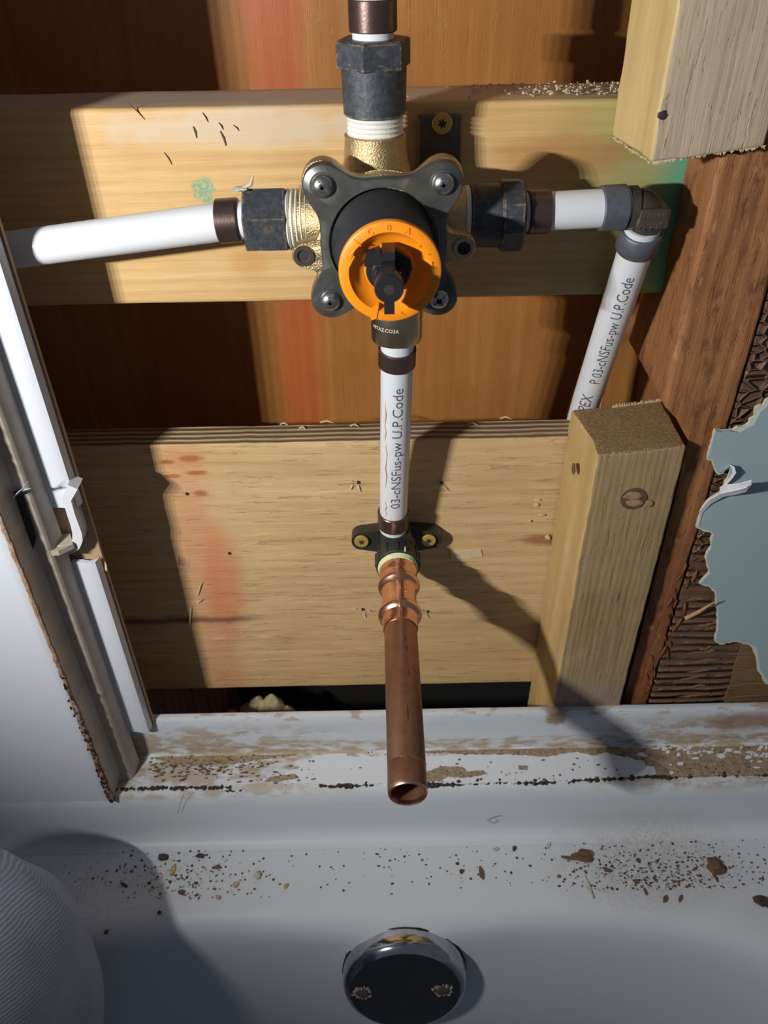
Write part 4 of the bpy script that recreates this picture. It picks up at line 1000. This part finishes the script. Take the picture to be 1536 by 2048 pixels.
# ================================================================ DROP EAR ELBOW + COPPER STUB
ZS = -314.0; EX = 7.5
de = thing('drop_ear_elbow', 'black drop-ear elbow screwed to the plywood below the valve', 'pipe elbow', (EX, 380, ZS))
b = BM(); pts = []
def ear(xc, s_):
    return [(xc + s_ * 6.6 * math.cos(a), 372.5, ZS + 0.5 + 6.6 * math.sin(a)) for a in [(-PI / 2 + PI * i / 12) * (1 if s_ > 0 else -1) for i in range(13)]]
R1 = ear(EX + 21, 1); L1 = ear(EX - 21, -1)
prism(b, R1 + [(EX + 8, 372.5, ZS + 9)] + [(EX - 8, 372.5, ZS + 9)] + L1 + [(EX - 8, 372.5, ZS - 9), (EX + 8, 372.5, ZS - 9)], (0, 8, 0)); obj('ear_plate', b, M['drop_ear'], de, angle=60)
b = BM(); P = [Vector((EX - 1, 365.5, ZS + 16)), Vector((EX - .6, 366.2, ZS + 9)), Vector((EX, 366.4, ZS + 4)), Vector((EX, 365, ZS + 1)), Vector((EX, 361, ZS)), Vector((EX, 355, ZS))]
sweep(b, P, [8.8, 9.5, 11.2, 11.8, 11.6, 11.2], 32); obj('body', b, M['drop_ear'], de)
b = BM(); lathe(b, (EX, 366, ZS), (0, -1, 0), [(0, 12.0), (8, 12.6), (12, 12.8), (16.5, 12.9), (17, 12.2), (17, 10.0)], 40, cap=(True, False)); obj('threaded_mouth', b, M['drop_ear'], de)
for i in range(12):
    a = 2 * PI * i / 12; b = BM(); c = Vector((EX + 12.6 * math.cos(a), 0, ZS + 12.6 * math.sin(a)))
    sweep(b, [(c.x, 361, c.z), (c.x, 350, c.z)], [0.9, 0.9], 6); obj('grip_rib', b, M['drop_ear'], de)
torx(at_y(723, 1081, 371.3), 'yellow star-drive screw in the left ear of the lower elbow', 0.2)
torx(at_y(857, 1079, 371.3), 'yellow star-drive screw in the right ear of the lower elbow', 0.5)
cs = thing('copper_stub', 'brown copper pipe stub jutting out toward the viewer with a bright press fitting', 'copper pipe', (EX, 349, ZS))
b = BM(); pr = [(17.6, 9.0)]
for i in range(4): pr += [(15.5 + i * 1.4, 11.2 - i * .1), (16.2 + i * 1.4, 12.0 - i * .2), (16.6 + i * 1.4, 11.2 - i * .1)]
lathe(b, (EX, 366, ZS), (0, -1, 0), pr, 40); obj('thread_tape', b, M['teflon_green'], cs, label='yellow-green thread tape')
b = BM(); sweep(b, [(EX + 4, 350, ZS + 11), (EX + 4.4, 349.5, ZS + 13), (EX + 4.2, 349, ZS + 15.5)], [.7, .6, .4], 6); obj('thread_tape', b, M['teflon_green'], cs)
cd = Vector((0.0, -1, 0.0)).normalized()
c0 = Vector((EX, 349, ZS)); c1 = Vector((EX + .4, 199, ZS + 2.0)); cd = (c1 - c0).normalized(); CL = (c1 - c0).length
b = BM(); pr = [(3.2, 8.4), (3.6, 10.3), (4.2, 10.9), (6.5, 11.0), (8.5, 10.2), (10, 9.7), (11.5, 9.7)]
def rib(t): return [(t - 3.2, 9.9), (t - 2.2, 11.2), (t - .6, 12.0), (t + .8, 12.0), (t + 2.4, 11.2), (t + 3.4, 10.0)]
pr += rib(16.5) + [(22, 9.6), (30, 9.6)] + rib(39.5) + [(46, 9.6), (50, 9.5), (51, 9.2), (51, 8.4)]
lathe(b, c0, cd, pr, 56, cap=(True, False)); obj('press_fitting', b, M['copper_bright'], cs, label='bright ribbed copper press fitting')
b = BM(); P = [c0 + cd * t + Vector((0.4 * math.sin(t * .3), 0, 0)) + Vector((0, 0, r)) for t, r in ((5, 11.0), (12, 9.9), (16.5, 12.1), (20, 9.9), (28, 9.9), (34, 9.9), (39.5, 12.2), (44, 9.9), (50, 9.7))]
sweep(b, P, .7, 8); obj('seam', b, M['copper_bright'], cs)
def fnp(u, v, w):
    t = 27 - v; a = 0.42 + u / 9.6
    return c0 + cd * t + Vector((math.sin(a) * (9.62 + w), 0, math.cos(a) * (9.62 + w)))
b = text_bm('P\nG', 4.2, fnp, 0.15, 2); obj('lettering', b, M['copper_bright'], cs, smooth=False)
TR = 8.8
b = BM(); lathe(b, c0, cd, [(45, TR), (CL - 14, TR), (CL - 13.6, TR - .12), (CL - 13.2, TR), (CL - 2.5, TR), (CL - .6, TR - .1), (CL, TR - .45), (CL + .1, TR - .8), (CL - .3, TR - 1.2), (CL - 60, TR - 1.2)], 64, cap=(True, True)); obj('pipe', b, M['copper_dull'], cs)
b = BM(); lathe(b, c0, cd, [(CL - 1.2, TR + .05), (CL - .4, TR - .05), (CL + .15, TR - .5), (CL + .2, TR - .85), (CL - .1, TR - 1.25), (CL - 2.0, TR - 1.3)], 64, cap=(False, False)); obj('cut_rim', b, M['copper_bright'], cs, label='bright cut rim')
b = BM(); lathe(b, c0, cd, [(CL - 13.7, TR + .04), (CL - 13.3, TR + .06)], 64, cap=(False, False)); obj('score_line', b, M['copper_bright'], cs)
for (t0, t1, a) in ((70, 74, .25), (108, 118, .15), (86, 90, .3), (64, 67, .2)):
    b = BM(); P = [c0 + cd * t + Vector((math.sin(a) * TR, 0, math.cos(a) * TR)) for t in (t0, (t0 + t1) / 2, t1)]
    sweep(b, P, [.1, .35, .1], 6); obj('scratch', b, M['dark'], cs)

# ================================================================ INSULATION
b = BM()
for i, (px, py, r) in enumerate(((520, 1432, 18), (548, 1424, 16), (500, 1440, 15), (580, 1440, 12), (470, 1446, 12), (605, 1447, 9))):
    p = at_y(px, py, 424); H = (p.z + r * .8 + 711) / 2; blob(b, (p.x, p.y, -702 + H), (r * 1.1, r * .8, H), 5, .03, .12, i)
obj('insulation_tuft', b, M['insulation'], cat='insulation', label='tuft of yellowish insulation wool behind the tub flange')

# ================================================================ DEBRIS
ZD = -511.3
def chip(px, py, L, Wd, ang, mat, label, cat='debris', group=None, name='debris_bit', th=1.2, z=ZD, bend=0.0, n=9, sharp=1.0):
    p = at_z(px, py, z); r2 = random.Random(int(px * 7 + py)); a0 = math.radians(ang)
    u = Vector((math.cos(a0), math.sin(a0), 0)); v = Vector((-math.sin(a0), math.cos(a0), 0)); pts = []
    for i in range(n):
        a = 2 * PI * i / n; k = r2.uniform(.7, 1.15)
        pts.append(p + u * math.cos(a) * L / 2 * (k if sharp else 1) + v * math.sin(a) * Wd / 2 * k)
    b = BM(); prism(b, pts, (0, 0, th))
    for q in b.verts:
        t = (q.co - p).dot(u) / (L / 2); q.co.z += bend * t * t + (r2.uniform(-.15, .15) if q.co.z > p.z + th * .5 else 0)
    return obj(name, b, M[mat], label=label, cat=cat, group=group, smooth=False)
chip(346, 1741, 9.5, 4.0, 82, 'bit_tan', 'tan wood chip standing out among the dirt at the left of the tub deck', 'wood chip', name='wood_chip')
chip(962, 1746, 9.5, 3.0, 95, 'bit_brown', 'narrow reddish brown splinter on the tub deck right of the copper stub', 'splinter', name='wood_splinter')
chip(952, 1736, 2, 1.5, 30, 'bit_dark', 'crumb', 'crumb') if False else None
chip(1178, 1774, 15, 1.6, 98, 'bit_pale', 'pale straw-like splinter lying upright in the picture on the tub deck', 'splinter', name='wood_splinter', th=0.8)
b = BM(); P = [at_z(1122, 1713, ZD + 1), at_z(1138, 1716, ZD + 1.2), at_z(1156, 1715, ZD + 1.6), at_z(1172, 1719, ZD + 1.6), at_z(1183, 1722, ZD + 1.2)]
sweep(b, P, [0.7, 1.4, 2.2, 2.4, 1.0], 8, flat=.6); blob(b, at_z(1168, 1708, ZD + 2), (5.5, 3.0, 1.6), 2, .7, .3, 2); blob(b, at_z(1150, 1711, ZD + 1.6), (3, 1.6, 1.2), 2, .7, .3, 5)
obj('bark_twig', b, M['bit_brown'], cat='twig', label='dark brown curled piece of bark lying on the tub deck at right')
b = BM(); blob(b, at_z(1430, 1730, ZD + 1.8), (5.5, 5.5, 1.8), 3, .7, .4, 7); sweep(b, [at_z(1424, 1738, ZD + .8), at_z(1428, 1752, ZD + .8), at_z(1436, 1764, ZD + .8)], [1, .8, .4], 6)
obj('curled_leaf', b, M['bit_brown'], cat='leaf', label='curled brown leaf scrap on the tub deck near the right edge')
b = BM(); blob(b, at_z(1524, 1802, ZD + 1.2), (4.6, 4.2, 1.4), 2, .8, .4, 9); obj('dirt_clump', b, M['bit_dark'], cat='clump', label='dark clump at the far right edge of the tub deck')
chip(1215, 1741, 6, 2.2, 155, 'bit_brown', 'small ochre brown flake just right of the bark piece', 'flake', name='wood_flake_loose')
chip(1273, 1764, 3.6, 3.2, 60, 'bit_brown', 'reddish square crumb in the dusty patch', 'crumb', name='crumb')
chip(1290, 1784, 6, 1.1, 100, 'bit_brown', 'thin upright brown needle below the dusty patch', 'needle', name='pine_needle')
chip(1330, 1799, 5, 2.6, 55, 'bit_brown', 'oval brown seed below the dusty patch, the left of two', 'seed', name='seed')
chip(1360, 1799, 5.6, 1.8, 60, 'bit_brown', 'slender brown seed below the dusty patch, the right of two', 'seed', name='seed')
chip(1276, 1722, 3.6, 1.8, 120, 'bit_dark', 'black fleck in the middle of the dusty patch', 'fleck', name='fleck')
chip(1097, 1692, 5.5, 2.6, 55, 'bit_pale', 'grey papery flake on the deck left of the bark piece', 'flake', name='paper_flake')
chip(1028, 1698, 3.6, 3.0, 70, 'bit_dark', 'dark triangular crumb on the deck between splinter and bark', 'crumb', name='crumb')
chip(992, 1699, 4.2, 2.4, 10, 'bit_pale', 'grey-brown crumb on the deck left of the dark triangular one', 'crumb', name='crumb')
chip(923, 1744, 3.2, 2.8, 30, 'bit_dark', 'dark three-cornered crumb just left of the reddish splinter', 'crumb', name='crumb')
b = BM()
for i in range(6): blob(b, at_z(400 + rnd.uniform(-7, 7), 1711 + rnd.uniform(-5, 5), ZD + 1), (rnd.uniform(1, 2.4), rnd.uniform(1, 2), 1.2), 1, .6, seed=i)
obj('dirt_clump', b, M['bit_dark'], cat='clump', label='dark dirt clump at the left, above and right of the tan chip')
b = BM()
for i in range(5): blob(b, at_z(430 + rnd.uniform(-6, 6), 1735 + rnd.uniform(-5, 5), ZD + 1), (rnd.uniform(.9, 2), rnd.uniform(.8, 1.6), 1), 1, .6, seed=i)
obj('dirt_clump', b, M['bit_brown'], cat='clump', label='brown dirt clump at the left, right of the tan chip')
b = BM(); blob(b, at_z(515, 1751, ZD + 1), (2.8, 3.0, 1.2), 2, .5, .4, 3); obj('pebble', b, M['bit_pale'], cat='pebble', label='greyish pebble-like crumb alone left of the tub centre')
b = BM(); blob(b, at_z(327, 1715, ZD + 1), (3.4, 2.4, 1.2), 2, .7, .4, 6); obj('dirt_clump', b, M['bit_dark'], cat='clump', label='dark dirt clump just above left of the tan chip')
chip(362, 1785, 5, 3.4, 0, 'bit_brown', 'brown crumb below the tan chip', 'crumb', name='crumb')
chip(571, 1773, 3.6, 3.0, 40, 'bit_tan', 'pale tan crumb farthest right of the left debris', 'crumb', name='crumb')
chip(471, 1770, 3.6, 4.2, 40, 'bit_tan', 'tan curled flake right of the left debris field', 'flake', name='wood_flake_loose')
chip(437, 1796, 4, 2.2, 150, 'bit_tan', 'small yellow-tan flake at the lower edge of the left debris', 'flake', name='wood_flake_loose')
chip(319, 1826, 2.6, 2.6, 20, 'bit_dark', 'round black crumb at the bottom of the left debris', 'crumb', name='crumb')
b = BM(); blob(b, at_z(213, 1864, ZD + .8), (1.8, 1.8, .9), 1, .4); obj('crumb', b, M['bit_dark'], cat='crumb', label='lone black crumb beside the jeans')
chip(248, 1770, 6.0, 2.0, 160, 'bit_dark', 'dark sliver in the left debris nearest the jeans', 'sliver', name='sliver')
# fine dust: uncountable
for mat, cnt, cx, cy, sx, sy, zz, lab, s_ in (
        ('bit_dark', 380, 1290, 1745, 95, 34, ZD, 'fine dark grit scattered over the right part of the tub deck', 4),
        ('bit_brown', 300, 1400, 1750, 110, 36, ZD, 'fine brown grit scattered over the far right part of the tub deck', 5),
        ('bit_dark', 230, 360, 1755, 90, 33, ZD, 'fine dark grit scattered over the left part of the tub deck', 6),
        ('bit_tan', 120, 330, 1760, 90, 33, ZD, 'fine tan sawdust scattered over the left part of the tub deck', 7),
        ('bit_dark', 90, 840, 1730, 160, 28, ZD, 'sparse dark specks over the middle of the tub deck', 8)):
    r3 = random.Random(s_); b = BM(); k = 0
    while k < cnt:
        x, y = r3.gauss(cx, sx), r3.gauss(cy, sy)
        p = at_z(x, y, zz + .2)
        if not (254 < p.y < 291) or x > 1600: k += 1; continue
        r = r3.uniform(.2, .75) * (1.3 if r3.random() < .1 else 1)
        blob(b, p, (r * r3.uniform(.8, 1.8), r * r3.uniform(.8, 1.4), r * .6), 1, .3, seed=k); k += 1
    obj('grit', b, M[mat], cat='grit', label=lab, kind='stuff')

for (pts, lab) in (([(1002, 1630), (984, 1634), (974, 1640), (986, 1646), (996, 1641), (990, 1636)], 'tiny looped dark hair on the tub below the ledge right of the copper stub'),
                   ([(372, 1578), (364, 1596), (358, 1618), (356, 1626)], 'fine dark hair hanging down from the ledge at the left')):
    b = BM(); sweep(b, [at_y(x, y, 295.0) + Vector((0, -.3, 0)) for x, y in pts], 0.13, 5); obj('hair', b, M['bit_dark'], cat='hair', label=lab)
# ================================================================ PERSON (knee in jeans)
b = BM()
P = [Vector(p) for p in ((-215, 120, -828), (-212, 122, -760), (-206, 128, -640), (-196, 136, -540), (-186, 140, -470), (-180, 138, -420), (-180, 122, -385), (-188, 92, -362), (-205, 45, -352), (-228, -20, -356), (-250, -90, -372), (-272, -170, -398), (-290, -260, -430), (-300, -340, -460))]
R_ = [38, 42, 50, 57, 60, 62, 64, 66, 69, 73, 78, 84, 90, 94]
# resample smoothly
PP = []; RR = []
for i in range(len(P) - 1):
    p0, p1, p2, p3 = P[max(i - 1, 0)], P[i], P[i + 1], P[min(i + 2, len(P) - 1)]
    for k in range(8):
        t = k / 8
        PP.append(0.5 * ((2 * p1) + (p2 - p0) * t + (2 * p0 - 5 * p1 + 4 * p2 - p3) * t * t + (3 * p1 - p0 - 3 * p2 + p3) * t ** 3)); RR.append(R_[i] + (R_[i + 1] - R_[i]) * t)
K = 1.32
PP = [(p + Vector((-16, 2, 22))) * K + Vector((20, 9, 31)) for p in PP]; RR = [r * 1.22 for r in RR]
PP = [Vector((p.x, p.y - max(0, (-440 - p.z)) * 0.42, max(p.z, -829 + 0.4 * (p.z + 829)) if p.z < -829 else p.z)) for p in PP]
while PP[1].z < -815: PP.pop(1); RR.pop(1)
PP[0].z = -829
sweep(b, PP, RR, 56)
for v in b.verts:
    n_ = mnoise.noise(v.co * 0.018 + Vector((3, 1, 7))) * 3.5 + mnoise.noise(Vector((v.co.x * .02, v.co.y * .03, v.co.z * .06))) * 2.0
    v.co += Vector((n_, n_, n_)) * .6
pe = obj('person', b, M['denim'], cat='person', label='bent knee of a person in faded blue jeans at the bottom left corner')
